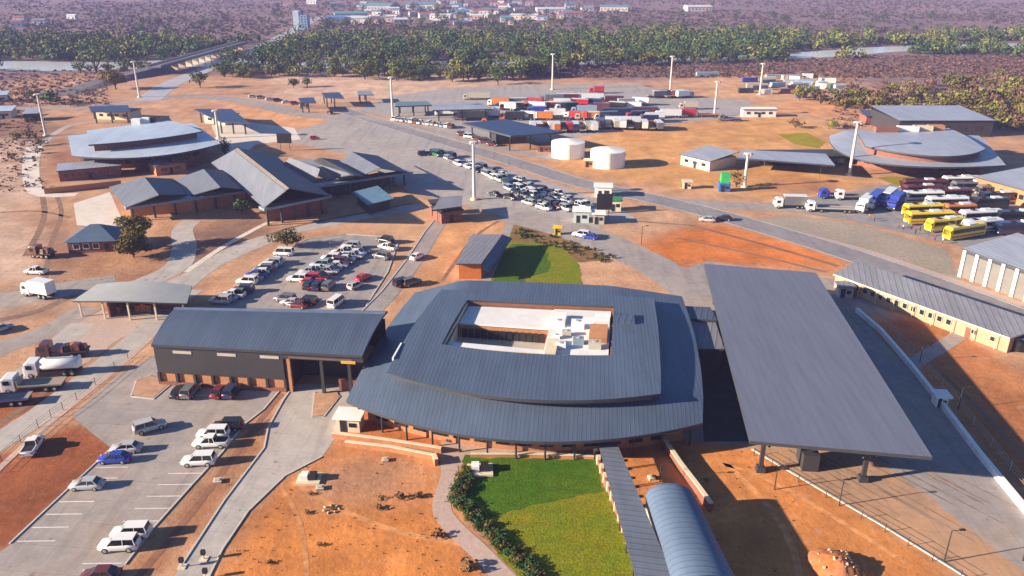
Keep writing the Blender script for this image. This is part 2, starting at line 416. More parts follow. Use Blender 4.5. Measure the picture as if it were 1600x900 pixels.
# near car park and drive
LOT = [(-25, 880), (15, 852), (175, 701), (150, 682), (112, 650), (180, 590), (240, 556), (262, 600), (446, 603), (412, 640), (381, 664), (347, 707), (300, 758), (240, 825), (195, 882), (170, 915), (110, 960), (-60, 960)]
sheet('car_park', LOT, CONC, .02)
DRIVE = [(455, 600), (541, 601), (556, 645), (520, 690), (503, 715), (445, 745), (388, 800), (348, 860), (325, 910), (250, 930), (280, 890), (350, 785), (415, 700), (420, 668), (443, 625)]
sheet('driveway', DRIVE, CONCP, .02)
kerb('kerb', [(15, 850), (175, 700)]); kerb('kerb', [(195, 883), (240, 825), (300, 758), (347, 707), (381, 664), (412, 640), (440, 607)])
kerb('kerb', [(280, 890), (350, 783), (413, 700), (419, 668), (443, 625), (458, 604)]); kerb('kerb', [(325, 905), (348, 858), (388, 799), (445, 744), (503, 714)])
sheet('traffic_island', [(488, 652), (492, 615), (526, 612), (530, 620), (505, 650)], mat('island soil', (.42, .24, .15), .9, .2, .8), .15)
kerb('kerb', [(488, 653), (492, 613), (527, 611)]); kerb('kerb', [(488, 653), (506, 651), (531, 619)])
sheet('planting_island', [(206, 618), (214, 596), (236, 588), (268, 598), (240, 622)], mat('island soil', (.42, .24, .15)), .12)
kerb('kerb', [(205, 619), (213, 595), (236, 587)]); kerb('kerb', [(205, 620), (240, 624), (268, 600)])
# parking bay lines
def bay_lines():
    mb = MB()
    def row(a, b, length, side, sp=2.6):
        a = G(*a); b = G(*b); d = (b-a); n = int(d.length/sp); d.normalize(); p = Vector((1, 0.02, 0))*side
        for i in range(n+1):
            q = a+d*i*sp+p*.4; e = q+p*length; k = Vector((0, .07, 0))
            mb.poly([(v.x, v.y, .026) for v in ((q-k, e-k, e+k, q+k) if side > 0 else (e-k, q-k, q+k, e+k))], PAINT)
    row((22, 846), (174, 703), 4.6, 1); row((196, 880), (347, 708), 4.6, -1)
    row((298, 618), (300, 618), 4, 1, 9)
    mb.build('parking_bay_lines', kind='structure')
bay_lines()
# brick strip between car park and drive has a footpath line
ribbon('verge_path', [(205, 915), (300, 800), (360, 720), (398, 668), (440, 615)], 1.0, mat('trodden soil', (.25, .115, .07), .95, .2, .6), .016)

# left diagonal service roads
ribbon('service_road', [(-60, 725), (60, 650), (165, 570), (225, 520), (262, 480), (300, 452)], (5.2, 5.5), CONCP, .024)
ribbon('footway', [(-40, 775), (20, 712), (110, 635), (190, 570), (236, 528)], 1.1, PINKP, .03)
patch('loading_yard', [(60, 545), (120, 500), (205, 468), (300, 458), (262, 495), (190, 528), (110, 585)], PINKP, .018, .4, 42)
ribbon('track', [(-80, 590), (0, 545), (70, 520), (140, 480)], 6, CONC, .02)
ribbon('track', [(-80, 630), (30, 590), (80, 548), (130, 505)], 5, CONCP, .022)
ribbon('track', [(-120, 470), (0, 470), (100, 452), (180, 440)], 9, CONC, .014)
ribbon('footpath', [(300, 345), (285, 360), (288, 385), (278, 415), (235, 438), (190, 455)], (5, 7), CONCP, .03)
sheet('paved_apron', [(115, 318), (172, 300), (195, 352), (192, 356), (120, 352)], mat('pale apron', (.62, .55, .49), .85, .08, .4), .022)
ribbon('footpath', [(55, 228), (48, 255), (58, 300), (120, 304)], (6, 4), mat('pale apron', (.62, .55, .49)), .02)
ribbon('footpath', [(60, 228), (110, 196), (180, 188)], 3, CONCP, .022)
ribbon('service_road', [(282, 452), (330, 415), (400, 383), (470, 358), (560, 340), (660, 322)], 4.6, CONCP, .026)
ribbon('service_road', [(210, 470), (290, 432), (350, 396), (410, 372), (520, 350), (640, 322)], 3, CONCP, .02)
ribbon('drain_channel', [(290, 425), (350, 385), (410, 352), (430, 345)], 1.6, mat('pale apron', (.6, .5, .45)), .03)
# staff car park in the middle
MID = [(330, 482), (372, 448), (430, 398), (480, 374), (540, 366), (600, 370), (622, 380), (606, 425), (572, 478), (560, 492), (330, 490)]
sheet('car_park', MID, CONC, .024)
kerb('kerb', MID[1:9])
ribbon('footway', [(572, 492), (606, 458), (648, 405), (676, 362), (700, 330)], (5, 4), CONC, .03)
kerb('kerb', [(560, 492), (596, 456), (636, 405), (664, 362), (690, 330)])
# paving under the canopy, and painted shade west of it
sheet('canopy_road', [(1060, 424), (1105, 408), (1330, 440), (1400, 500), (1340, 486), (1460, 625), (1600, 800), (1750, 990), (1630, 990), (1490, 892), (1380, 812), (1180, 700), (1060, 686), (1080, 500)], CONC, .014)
sheet('gap_shade_sheet', [(1085, 500), (1130, 500), (1185, 690), (1100, 690)], GAPSHADE, .03)  # near-black sheet deepens the terminal's shade in this gap
patch('dusty_lane', [(1180, 700), (1080, 650), (1110, 560), (1250, 640), (1330, 690), (1420, 752), (1500, 815), (1580, 880), (1660, 960), (1600, 960), (1490, 890), (1380, 819), (1270, 756)], pavemat('dusty concrete', (.47, .27, .155), (.38, .235, .155), sandy=.6), .018, .35, 41)
def tyre_lines():
    rnd = random.Random(5); mb = MB(); m = mat('tyre streak', (.25, .18, .14), .9, .35, .5)
    for i in range(22):
        t = rnd.random()*.9+.2; s0 = rnd.uniform(0, .5); s1 = s0+rnd.uniform(.25, .5)
        a0 = G(lerp(1165, 1340, t), lerp(690, 672, t)); b0 = G(lerp(1490, 1690, t), lerp(885, 850, t))
        a = lerp(a0, b0, s0); b = lerp(a0, b0, s1); d = (b-a); n = Vector((-d.y, d.x, 0)).normalized()*rnd.uniform(.06, .28)
        mb.poly([(v.x, v.y, .022+.0004*i) for v in (a-n*.3, b-n*.3, b+n*.7, a+n)], m)
    mb.build('tyre_marks', kind='structure')
tyre_lines()
kerb('kerb', [(1175, 702), (1270, 758), (1380, 822), (1490, 890), (1620, 975)], w=.3)
# main road and plaza
sheet('plaza', [(505, 192), (545, 172), (640, 205), (760, 252), (905, 300), (960, 320), (1000, 345), (940, 350), (930, 372), (860, 352), (790, 340), (760, 330), (640, 300), (590, 268), (540, 240), (420, 215)], pavemat('plaza concrete', (.37, .335, .32), (.33, .305, .30)), .022)
ribbon('plaza_road', [(800, 335), (880, 356), (960, 385), (1040, 425), (1100, 470)], (14, 10), CONC, .028)
ribbon('main_road', [(528, 170), (600, 192), (700, 222), (800, 252), (900, 284), (1000, 306), (1100, 330), (1200, 358), (1320, 395), (1450, 440), (1620, 505), (1750, 560)], (9.5, 9.5), ASPH, .034)
for off in (-4.3, 4.3):
    pl = smooth([G(*p) for p in [(528, 170), (600, 192), (700, 222), (800, 252), (900, 284), (1000, 306), (1100, 330), (1200, 358), (1320, 395), (1450, 440), (1620, 505), (1750, 560)]])
    mb = MB()
    for i in range(len(pl)-1):
        d = (pl[i+1]-pl[i]).normalized(); n = Vector((-d.y, d.x, 0)); a = pl[i]+n*off; b = pl[i+1]+n*off
        if off == 0: b = lerp(a, b, .45)
        k = n*.11; mb.poly([(v.x, v.y, .042) for v in (a-k, b-k, b+k, a+k)], PAINT)
    mb.build('road_markings', kind='structure')
ribbon('side_road', [(1020, 312), (1120, 320), (1250, 326), (1340, 330)], (7, 9), CONC, .03)
patch('gravel_field', [(1170, 345), (1230, 335), (1350, 352), (1480, 390), (1500, 440), (1400, 415)], GRAVEL, .016, .5, 40)
sheet('bus_yard', [(1190, 318), (1330, 300), (1420, 282), (1560, 290), (1750, 330), (1800, 440), (1500, 384), (1330, 345), (1230, 330)], mat('yard asphalt', (.27, .25, .25), .85, .15, .4, col2=(.22, .21, .22)), .026)
ribbon('yard_lane', [(1190, 352), (1330, 386), (1470, 432), (1600, 478)], 3, PINKP, .03)
# far truck yard
sheet('truck_yard', [(560, 172), (612, 150), (700, 138), (850, 132), (1000, 132), (1060, 150), (1180, 158), (1150, 182), (1060, 192), (960, 205), (850, 222), (780, 225), (700, 208), (620, 186)], pavemat('yard concrete', (.36, .33, .32), (.32, .30, .30)), .03)
ribbon('truck_lane', [(560, 180), (640, 198), (720, 218), (820, 240), (880, 248)], (7, 7), CONC, .036)
# top left road
ribbon('approach_road', [(560, 185), (470, 178), (380, 158), (290, 150), (200, 160), (120, 168), (-80, 170)], (12, 8), CONC, .03)
ribbon('approach_road', [(230, 158), (262, 134), (310, 113), (372, 90), (430, 62), (470, 42), (500, 25)], (13, 11), mat('far road', (.36, .36, .40), .8, .1, .2), .06)
sheet('sorting_area', [(330, 196), (380, 190), (460, 200), (470, 218), (400, 225), (370, 250), (345, 230)], mat('pale apron', (.62, .55, .49)), .024)
RUTSHADE = mat('rut and shade soil', (.22, .125, .085), .95, .25, .6)  # ruts, plus kerb shade painted as brown strips along the service roads
for pts, w in (([(270, 448), (330, 405), (400, 374), (470, 352), (560, 334), (650, 316)], 1.3), ([(215, 476), (300, 436), (360, 400), (420, 378)], 1.0), ([(0, 662), (60, 620), (130, 566), (200, 508)], 1.4), ([(-30, 700), (40, 664), (110, 612), (180, 560), (230, 520)], 1.2), ([(0, 332), (60, 330), (110, 340)], 1.2), ([(40, 400), (70, 330), (50, 260)], 1.5), ([(70, 440), (80, 380), (96, 330), (80, 290)], 1.2), ([(0, 500), (60, 486), (120, 458)], 2.2), ([(880, 330), (980, 344), (1080, 352)], 1.0), ([(1080, 352), (1200, 384), (1310, 416)], 1.4), ([(1060, 372), (1180, 398), (1290, 425)], 1.0), ([(580, 470), (630, 420), (672, 362), (698, 326)], .9), ([(690, 440), (740, 372), (780, 345)], .9), ([(1400, 520), (1500, 610), (1600, 715)], .8), ([(220, 890), (310, 790), (372, 706), (420, 655)], .5)):
    ribbon('rut_shade_strip', pts, w, RUTSHADE, .012)
PALET = mat('trodden pale soil', (.56, .245, .09), .95, .3, .9)
for pts, w in (([(455, 750), (520, 790), (620, 830), (720, 850)], .9), ([(440, 760), (470, 820), (480, 900)], .6), ([(1130, 720), (1200, 790), (1240, 860), (1250, 920)], .9), ([(1100, 720), (1180, 740), (1290, 800), (1400, 870)], .8), ([(860, 270), (960, 225), (1100, 200), (1220, 190)], 1.6), ([(985, 290), (1080, 240), (1200, 225)], 1.4)):
    ribbon('foot_track', pts, w, PALET, .013)
ribbon('footpath', [(1405, 585), (1440, 560), (1490, 530), (1500, 520)], 3, CONC, .02)
def grassmat(name, col, col2, bare=(.30, .17, .07), worn=.5):
    m = bpy.data.materials.new(name); m.use_nodes = True; t = NT(m); vec = t.new('ShaderNodeNewGeometry').outputs['Position']
    c = t.mix(t.rng(t.noise(vec, .13, 4, .6), .4, .62, 0, 1), col, col2)
    c = t.mix(t.rng(t.noise(vec, .42, 5, .7), .60, .74, 0, worn), c, bare)
    f = t.math('MULTIPLY', t.rng(t.noise(vec, 2.8, 3, .7), .3, .7, .68, 1.3), t.rng(t.noise(vec, .7, 4, .6), .3, .7, .82, 1.15))
    t.l.new(t.mul(c, f), t.b.inputs['Base Color']); t.b.inputs['Roughness'].default_value = .95; t.b.inputs['Specular IOR Level'].default_value = .15
    t.bump(t.noise(vec, 3.5, 3, .7), .7, .15); return m
# lawns
LAWN = grassmat('lawn grass', (.145, .185, .006), (.21, .19, .008)); LAWND = grassmat('watered and shadow lawn grass', (.052, .125, .004), (.075, .135, .006), (.12, .13, .01), .4); LAWNY = grassmat('dry lawn grass', (.30, .26, .012), (.26, .20, .02))  # the watered tone also paints the shadow on the upper lawn
patch('lawn', [(726, 714), (928, 719), (1002, 902), (1010, 930), (840, 930), (790, 880), (735, 800), (708, 785)], LAWN, .02, .22, 1)
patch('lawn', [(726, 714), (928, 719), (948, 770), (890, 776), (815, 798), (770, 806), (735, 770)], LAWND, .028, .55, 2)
patch('lawn', [(800, 348), (830, 350), (880, 382), (905, 415), (912, 455), (765, 455), (770, 420)], LAWN, .02, .22, 3)
patch('lawn', [(800, 380), (835, 382), (858, 396), (858, 425), (820, 432), (818, 452), (775, 452), (770, 420)], LAWND, .028, .55, 4)  # cast shadow of the lawn house, painted as darker grass
patch('lawn', [(800, 348), (835, 352), (952, 398), (952, 406), (905, 410), (870, 382), (800, 378)], mat('dry border', (.20, .11, .035), .95, .3, .7, bump=.4), .024, .22, 5)
patch('lawn', [(1215, 210), (1260, 207), (1290, 222), (1280, 232), (1240, 225)], LAWNY, .03, .22, 6)
patch('lawn', [(1370, 277), (1480, 275), (1525, 283), (1520, 292), (1400, 290)], LAWNY, .034, .22, 7)
ribbon('footpath', [(700, 716), (702, 745), (690, 790), (705, 820), (752, 865), (800, 915)], (2.4, 2.6), PINKP, .03)
sheet('terrace_paving', [(690, 690), (930, 700), (928, 716), (735, 713), (720, 728), (688, 728)], PINKP, .024)
# river
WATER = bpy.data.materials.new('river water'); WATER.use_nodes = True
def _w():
    t = NT(WATER); t.b.inputs['Base Color'].default_value = (.62, .66, .68, 1); t.b.inputs['Roughness'].default_value = .2; t.b.inputs['Specular IOR Level'].default_value = 1.0  # whitish base colour paints in the reflection of the bright sky
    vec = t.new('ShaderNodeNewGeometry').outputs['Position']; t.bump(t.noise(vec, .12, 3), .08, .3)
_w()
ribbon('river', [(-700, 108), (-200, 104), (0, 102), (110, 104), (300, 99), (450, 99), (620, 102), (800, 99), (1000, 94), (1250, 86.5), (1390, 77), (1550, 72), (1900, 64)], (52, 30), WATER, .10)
# ================================================================== buildings
ROOFB = roofmat('slate blue roof sheeting', (.085, .118, .178), (1, -.1, 0), .62, rough=.5, metal=.15, var=.06, rib=.11, bump=.25)
ROOFW = roofmat('wing roof sheeting', (.072, .10, .155), (1, -.1, 0), .62, rough=.5, metal=.15, var=.06, rib=.09, bump=.25)
ROOFG = roofmat('grey roof membrane', (.125, .138, .195), (1, -.12, 0), 1.2, rough=.6, metal=.0, var=.016, rib=.02, bump=.05)
ROOFT = roofmat('charcoal roof sheeting', (.10, .114, .155), (1, -.3, 0), 1.1, rough=.6, metal=.05, var=.07, rib=.12)
ROOFL = roofmat('pale sheen roof sheeting', (.50, .59, .69), (1, .1, 0), 1.3, rough=.4, metal=.2, var=.06, rib=.10)  # on the crescent hall the paleness is sky sheen put into the colour
ROOFM = roofmat('mid grey roof sheeting', (.36, .39, .46), (1, .3, 0), 1.3, rough=.45, metal=.2, var=.06, rib=.12)
ROOFS = roofmat('steel grey roof sheeting', (.20, .205, .24), (1, -.3, 0), 1.1, rough=.6, metal=.05, var=.07, rib=.12)
ROOFSY = roofmat('steel blue roof sheeting', (.15, .175, .22), (.2, 1, 0), 1.0, rough=.5, metal=.15, var=.07, rib=.14)
ROOFN = roofmat('dark blue roof sheeting', (.07, .095, .16), (1, -.3, 0), 1.1, rough=.6, metal=.1, var=.08, rib=.15)
FASC = mat('dark fascia', (.05, .055, .065), .5, .08, .5)
FASCB = mat('blue grey fascia', (.20, .26, .33), .5, .08, .5)
TRIM = mat('pale roof trim', (.55, .54, .55), .5, .06, 1)
RUST = mat('rust brown clerestory', (.23, .10, .06), .8, .15, .8)
ORNG = mat('terracotta plaster', (.46, .21, .10), .85, .1, .8)

def bil(c, u, v):
    FL, FR, BR, BL = c
    return (FL*(1-u)+FR*u)*(1-v)+(BL*(1-u)+BR*u)*v
def window_row(parent, a, b, n, w, z, h, frac0=.05, frac1=.95, m=None, out=.04, frame=None, name='window'):
    """n windows as separate parts along the wall line a-b (outside is right of a->b)"""
    a = Vector((a[0], a[1], 0)); b = Vector((b[0], b[1], 0)); d = (b-a); L = d.length; d.normalize(); rz = math.atan2(d.y, d.x)
    nrm = Vector((d.y, -d.x, 0))
    for i in range(n):
        t = lerp(frac0, frac1, (i+.5)/n); p = a+d*L*t+nrm*out
        mb = MB(); mb.box((p.x, p.y, z+h/2), (w, .12, h), m or GLASS, rz); o = mb.build(name, parent)
        if frame:
            fb = MB()
            for dx, dz, sx, sz in ((0, h/2+.06, w+.24, .12), (0, -h/2-.06, w+.24, .12), (-w/2-.06, 0, .12, h), (w/2+.06, 0, .12, h)):
                q = p+d*dx+nrm*.03; fb.box((q.x, q.y, z+h/2+dz), (sx, .14, sz), frame, rz)
            fb.build('frame', o)
def wall_line(mb, a, b, z0, z1, th, m):
    a = Vector((a[0], a[1], 0)); b = Vector((b[0], b[1], 0)); d = b-a; c = (a+b)/2
    mb.box((c.x, c.y, (z0+z1)/2), (d.length, th, z1-z0), m, math.atan2(d.y, d.x))
def arc_roof(c, bf, bb, bl, br, zf, th, m, nu=40, nv=24, hole=None, mside=None):
    """a roof sheet between four corners with bowed edges; zf(u,v) its height; hole in (u0,u1,v0,v1)"""
    mb = MB(); us = sorted(set([i/nu for i in range(nu+1)]+(list(hole[:2]) if hole else []))); vs_ = sorted(set([i/nv for i in range(nv+1)]+(list(hole[2:]) if hole else [])))
    FL, FR, BR, BL = c; nf = (FR-FL).normalized(); nf = Vector((nf.y, -nf.x, 0)); nl = (BL-FL).normalized(); nl = Vector((-nl.y, nl.x, 0)); nr = (BR-FR).normalized(); nr = Vector((nr.y, -nr.x, 0))
    def P(u, v):
        p = bil(c, u, v)+nf*(bf*4*u*(1-u)*(1-v)-bb*4*u*(1-u)*v)+nl*bl*4*v*(1-v)*(1-u)+nr*br*4*v*(1-v)*u
        p.z = zf(u, v); return p
    nU, nV = len(us), len(vs_)
    top = [P(u, v) for v in vs_ for u in us]; bot = [p-Vector((0, 0, th)) for p in top]
    ft = []; ed = {}
    for j in range(nV-1):
        for i in range(nU-1):
            um = (us[i]+us[i+1])/2; vm = (vs_[j]+vs_[j+1])/2
            if hole and hole[0] < um < hole[1] and hole[2] < vm < hole[3]: continue
            q = [j*nU+i, j*nU+i+1, (j+1)*nU+i+1, (j+1)*nU+i]; ft.append(q)
            for k in range(4):
                a, b = q[k], q[(k+1) % 4]
                if (b, a) in ed: del ed[(b, a)]
                else: ed[(a, b)] = 1
    mb.add(top, ft, m, True); mb.add(bot, [list(reversed(f)) for f in ft], mside or FASC)
    N = len(top); mb.add(top+bot, [[a, N+a, N+b, b][::-1] for (a, b) in ed], mside or FASC)
    return mb, P

# ------------------------------------------------------------------ main terminal
def terminal():
    c6 = [G(541, 625, 4.7), G(1098, 660, 4.7), G(1065, 467, 5.6), G(648, 450, 5.6)]
    ctr = sum(c6, Vector())/4
    root = thing('terminal_building', 'large border terminal with two stacked slate blue bowed roofs around an open courtyard', 'building', (ctr.x, ctr.y, 0))
    def zl(u, v):
        return min(4.6+.345*v*42, 4.6+.31*u*50, 6.15+.10*(1-u)*50, 7.45)
    mb, PL = arc_roof(c6, 7.7, 1.0, 1.0, 1.0, zl, .45, ROOFB, hole=(.245, .80, .40, .78))
    mb.build('lower_roof', root)
    cu = [G(605, 580, 8.3), G(1033, 612, 8.3), G(1022, 460, 8.7), G(690, 447, 8.7)]
    def zu(u, v): return 8.1+.5*math.sin(PI*min(max(v*.8+.1, 0), 1))-.25
    hole = (.155, .815, .345, .86)
    mb, PU = arc_roof(cu, 4.6, .5, .6, .3, zu, .5, ROOFB, 40, 30, hole)
    mb.build('upper_roof', root)
    # clerestory wall under the upper roof
    mb = MB(); ring = []
    for t in range(25): ring.append(PU(.03+.94*t/24, .035))
    for t in range(9): ring.append(PU(.97, .035+.93*t/8))
    for t in range(25): ring.append(PU(.97-.94*t/24, .965))
    for t in range(9): ring.append(PU(.03, .965-.93*t/8))
    n = len(ring)
    vs = [(p.x, p.y, 6.0) for p in ring]+[(p.x, p.y, p.z-.45) for p in ring]
    mb.add(vs, [[i, (i+1) % n, n+(i+1) % n, n+i] for i in range(n)], RUST); mb.build('clerestory_wall', root)
    # roof edge flashing on the left of the upper roof
    mb = MB()
    a = PU(-.004, .10); b = PU(-.004, .30); d = b-a
    mb.box(((a+b)/2).to_tuple(), (d.length*.8, .25, .5), WHITEW, math.atan2(d.y, d.x)); mb.build('roof_vent', root)
    # outer wall
    mb = MB(); ring = [PL(.05+.90*t/30, .085) for t in range(31)]+[PL(.95, .085+.85*t/8) for t in range(9)]+[PL(.95-.90*t/20, .95) for t in range(21)]+[PL(.05, .95-.86*t/8) for t in range(9)]
    n = len(ring); vs = [(p.x, p.y, 0) for p in ring]+[(p.x, p.y, p.z-.4) for p in ring]
    mb.add(vs, [[i, (i+1) % n, n+(i+1) % n, n+i] for i in range(n)], BRICK); mb.build('wall', root)
    for k in range(14):
        a = PL(.08+.84*k/14, .083); b = PL(.08+.84*(k+.62)/14, .083); d = b-a; p = (a+b)/2
        w = MB(); w.box((p.x, p.y-.06, 2.2), (d.length, .2, 2.4), GLASS, math.atan2(d.y, d.x)); w.build('window', root)
    for k in range(13):
        p = PL(.03+.94*k/12, .045); w = MB(); w.cyl((p.x, p.y, 0), (p.x, p.y, p.z-.4), .15, .15, STEELD, 8); w.build('column', root)
    # courtyard: white decks, brick court with columns, roof plant
    h0, h1, v0, v1 = hole
    def Q(a, b, z):
        p = PU(lerp(h0, h1, a), lerp(v0, v1, b)); p.z = z; return p
    fl = MB(); fl.slab([Q(-.02, -.02, 4.6), Q(1.02, -.02, 4.6), Q(1.02, 1.02, 4.6), Q(-.02, 1.02, 4.6)], .3, PLASTG); fl.build('courtyard_floor', root)
    cw = MB(); cs = [Q(0, 0, 0), Q(1, 0, 0), Q(1, 1, 0), Q(0, 1, 0)]
    for i, m in ((0, PLAST), (1, ORNG), (2, RUST), (3, PLAST)):
        a, b = cs[i], cs[(i+1) % 4]; wall_line(cw, a, b, 4.6, 7.8, .2, m)
    cw.build('courtyard_wall', root)
    WD = mat('white roof membrane', (.66, .66, .66), .7, .07, .5)
    for (a0, b0, a1, b1, z) in ((.015, .58, .60, .97, 7.2), (.015, .02, .60, .17, 7.3), (.602, .02, .985, .97, 7.4)):
        d = MB(); d.slab([Q(a0, b0, z), Q(a1, b0, z), Q(a1, b1, z), Q(a0, b1, z)], .35, WD); d.build('deck_roof', root)
    bw = MB(); wall_line(bw, Q(.015, .57, 0), Q(.60, .57, 0), 3.2, 6.8, .25, BRICK); wall_line(bw, Q(.60, .2, 0), Q(.60, .57, 0), 3.2, 7.0, .25, BRICK); wall_line(bw, Q(.03, .15, 0), Q(.59, .15, 0), 3.2, 6.9, .25, PLASTG); bw.build('court_wall', root)
    window_row(root, Q(.015, .555, 0), Q(.60, .555, 0), 13, .8, 4.7, 1.7, .03, .97, GLASS, out=.12, name='court_window')
    for k, (a, b, s) in enumerate(((.66, .62, 1.3), (.72, .45, 1.0), (.78, .6, 1.5), (.80, .3, 1.2), (.70, .2, 1.1), (.90, .22, 1.4), (.66, .38, .8))):
        p = Q(a, b, 0); ac = MB(); ac.box((p.x, p.y, 7.4+s*.45), (s*1.5, s, s*.9), [WHITEW, PLASTG, WHITEW, FASCB][k % 4], -.1)
        ac.cyl((p.x, p.y, 7.4+s*.9), (p.x, p.y, 7.48+s*.9), s*.28, s*.28, STEELG, 10); ac.build('air_conditioner', root)
    for (a0, b0, a1, b1, z, m) in ((.86, .30, .97, .58, 8.4, ORNG), (.88, .62, .98, .80, 8.6, WHITEW), (.615, .03, .68, .3, 8.2, PLAST), (.62, .66, .7, .8, 8.4, WHITEW)):
        d = MB(); q = [Q(a0, b0, 0), Q(a1, b0, 0), Q(a1, b1, 0), Q(a0, b1, 0)]; d.prism([(p.x, p.y) for p in q], 7.401, z, m); d.build('plant_room', root)
    # skylight box east of the courtyard
    p0 = PU(.86, .70); d = MB(); d.box((p0.x, p0.y, p0.z+.25), (3.6, 3.4, .7), ROOFN, -.1); d.build('skylight', root)
    return root
terminal()

# ------------------------------------------------------------------ wing with dark cladding
def wing():
    a = G(236, 538, 7.6); b = G(566, 556, 7.6); br = G(606, 488, 9.2); bl = G(277, 482, 9.2)
    root = thing('terminal_wing', 'long wing with charcoal clad front and brick base left of the terminal', 'building', ((a.x+b.x)/2, (a.y+b.y)/2, 0))
    c = [a, b, br, bl]
    def z(u, v): return 7.6+2.0*math.sin(v*PI*.62)
    mb, P = arc_roof(c, 0, 0, 0, 0, z, .35, ROOFW, 20, 14); mb.build('roof', root)
    f0 = P(0.004, .03); f1 = P(1, .03); d = (f1-f0).normalized(); L = (f1-f0).length; nrm = Vector((d.y, -d.x, 0))
    rz = math.atan2(d.y, d.x)
    def W(s, o=0): return f0+d*(s*L)+nrm*o
    gut = MB(); m_ = W(.5, .35); gut.box((m_.x, m_.y, 7.35), (L, .3, .3), FASC, rz); gut.build('gutter', root)
    cl = MB(); p = W(.312); cl.box((p.x, p.y, 4.75), (L*.62, .4, 4.8), CHAR, rz); p = W(.81); cl.box((p.x, p.y, 6.7), (L*.38, .4, .95), CHAR, rz); cl.build('cladding', root)
    ba = MB(); p = W(.312, -.25); ba.box((p.x, p.y, 1.17), (L*.62, .3, 2.34), BRICK, rz); ba.build('brick_base', root)
    pl = MB(); p = W(.312, .02); pl.box((p.x, p.y, .3), (L*.62, .55, .6), BRICKD, rz); pl.build('plinth', root)
    for k in range(8):
        p = W(.004+.088*k, .0); cc = MB(); cc.box((p.x, p.y, 1.17), (.42, .5, 2.33), STEELD, rz); cc.build('column', root)
    for s in (.14, .355, .56):
        p = W(s, .22); w = MB(); w.box((p.x, p.y, 6.35), (3.2, .1, .5), PLASTG, rz); w.build('strip_window', root)
    w = MB(); p = W(.80, .24); w.box((p.x, p.y, 6.55), (L*.30, .1, .3), mat('brown sign band', (.16, .09, .08), .7), rz); w.build('fascia_band', root)
    w = MB(); p = W(.93, .27); w.box((p.x, p.y, 6.2), (2.4, .1, .5), mat('amber panel', (.75, .33, .03), .6), rz); w.build('amber_panel', root)
    # porch
    po = MB(); p = W(.81, -6); po.box((p.x, p.y, 3.1), (L*.38, .3, 6.2), CHAR, rz); p = W(.63, -3); po.box((p.x, p.y, 3.1), (.3, 6, 6.2), CHAR, rz); po.build('porch_wall', root)
    for s in (.645, .80, .93):
        p = W(s, -.1); cc = MB(); cc.box((p.x, p.y, 3.1), (.5, .5, 6.2), BRICK if s < .7 else STEELD, rz); cc.build('column', root)
    lo = MB(); p = W(.92, -1.5); lo.box((p.x, p.y, 1.0), (L*.12, .3, 2.0), BRICKD, rz); lo.build('counter_wall', root)
    # rear and side walls
    rw = MB(); q0 = P(.01, .95); q1 = P(.99, .95); wall_line(rw, q0, q1, 0, 8.2, .3, CHAR); wall_line(rw, P(.008, .05), P(.008, .94), 0, 7.4, .3, CHAR); rw.build('wall', root)
    rg = MB(); q0 = P(0, .9); q1 = P(1, .9); dd = (q1-q0); m_ = (q0+q1)/2; rg.box((m_.x, m_.y, m_.z+.12), (dd.length, .5, .3), mat('ridge capping', (.16, .22, .34), .4, metal=.2), math.atan2(dd.y, dd.x)); rg.build('ridge_cap', root)
wing()

# ------------------------------------------------------------------ inspection canopy
def canopy():
    zc = 7.2
    c = [G(1172, 689, zc), G(1457, 714, zc), G(1275, 426, zc), G(1100, 412, zc)]
    ctr = sum(c, Vector())/4
    root = thing('inspection_canopy', 'huge flat grey canopy roof on dark steel columns right of the terminal', 'canopy', (ctr.x, ctr.y, 0))
    mb = MB(); mb.slab(c, .5, ROOFG, FASC); mb.build('roof', root)
    tr = MB()
    for v in (.03, .25, .5, .75, .97):
        a = bil(c, .01, v); b = bil(c, .99, v); d = b-a; m_ = (a+b)/2; tr.box((m_.x, m_.y, zc-.85), (d.length, .3, .6), STEELD, math.atan2(d.y, d.x))
    for u in (.12, .72):
        a = bil(c, u, .01); b = bil(c, u, .99); d = b-a; m_ = (a+b)/2; tr.box((m_.x, m_.y, zc-.88), (d.length, .3, .6), STEELD, math.atan2(d.y, d.x))
    tr.build('roof_beam', root)
    for v in (.06, .35, .65, .94):
        for u in (.12, .72):
            p = bil(c, u, v); cc = MB(); cc.box((p.x, p.y, 3.1), (.55, .55, 6.1), STEELD, -.1); o = cc.build('column', root)
            bb = MB(); bb.box((p.x, p.y, .4), (1.3, 1.3, .8), STEELD, -.1, .8); bb.build('base', o)
    for k in range(5):
        bs = MB(); p = bil(c, .42, .1+.2*k); bs.box((p.x, p.y, 1.3), (2.2, 3.6, 2.6), CHAR, -.1); bs.build('inspection_booth', root)
canopy()

def connector():
    zc = 5.0; c = [G(1090, 545, zc), G(1132, 545, zc), G(1118, 503, zc), G(1080, 503, zc)]
    ctr = sum(c, Vector())/4
    root = thing('covered_link', 'small flat grey link roof squeezed between terminal and big canopy', 'roof', (ctr.x, ctr.y, 0))
    mb = MB(); mb.slab(c, .4, ROOFS, FASC); mb.build('roof', root)
    w = MB(); w.prism([(lerp(p.x, ctr.x, .1), lerp(p.y, ctr.y, .1)) for p in c], 0, zc-.41, CHAR); w.build('wall', root)
    zc = 5.6; c = [G(1078, 498, zc), G(1120, 500, zc), G(1110, 480, zc), G(1070, 478, zc)]
    mb = MB(); mb.slab(c, .4, ROOFN, FASC); mb.build('rear_roof', root)
    for p in (c[0], c[1], c[2], c[3]):
        q = lerp(p, sum(c, Vector())/4, .12); k = MB(); k.cyl((q.x, q.y, 0), (q.x, q.y, 5.2), .15, .15, STEELD); k.build('column', root)
connector()

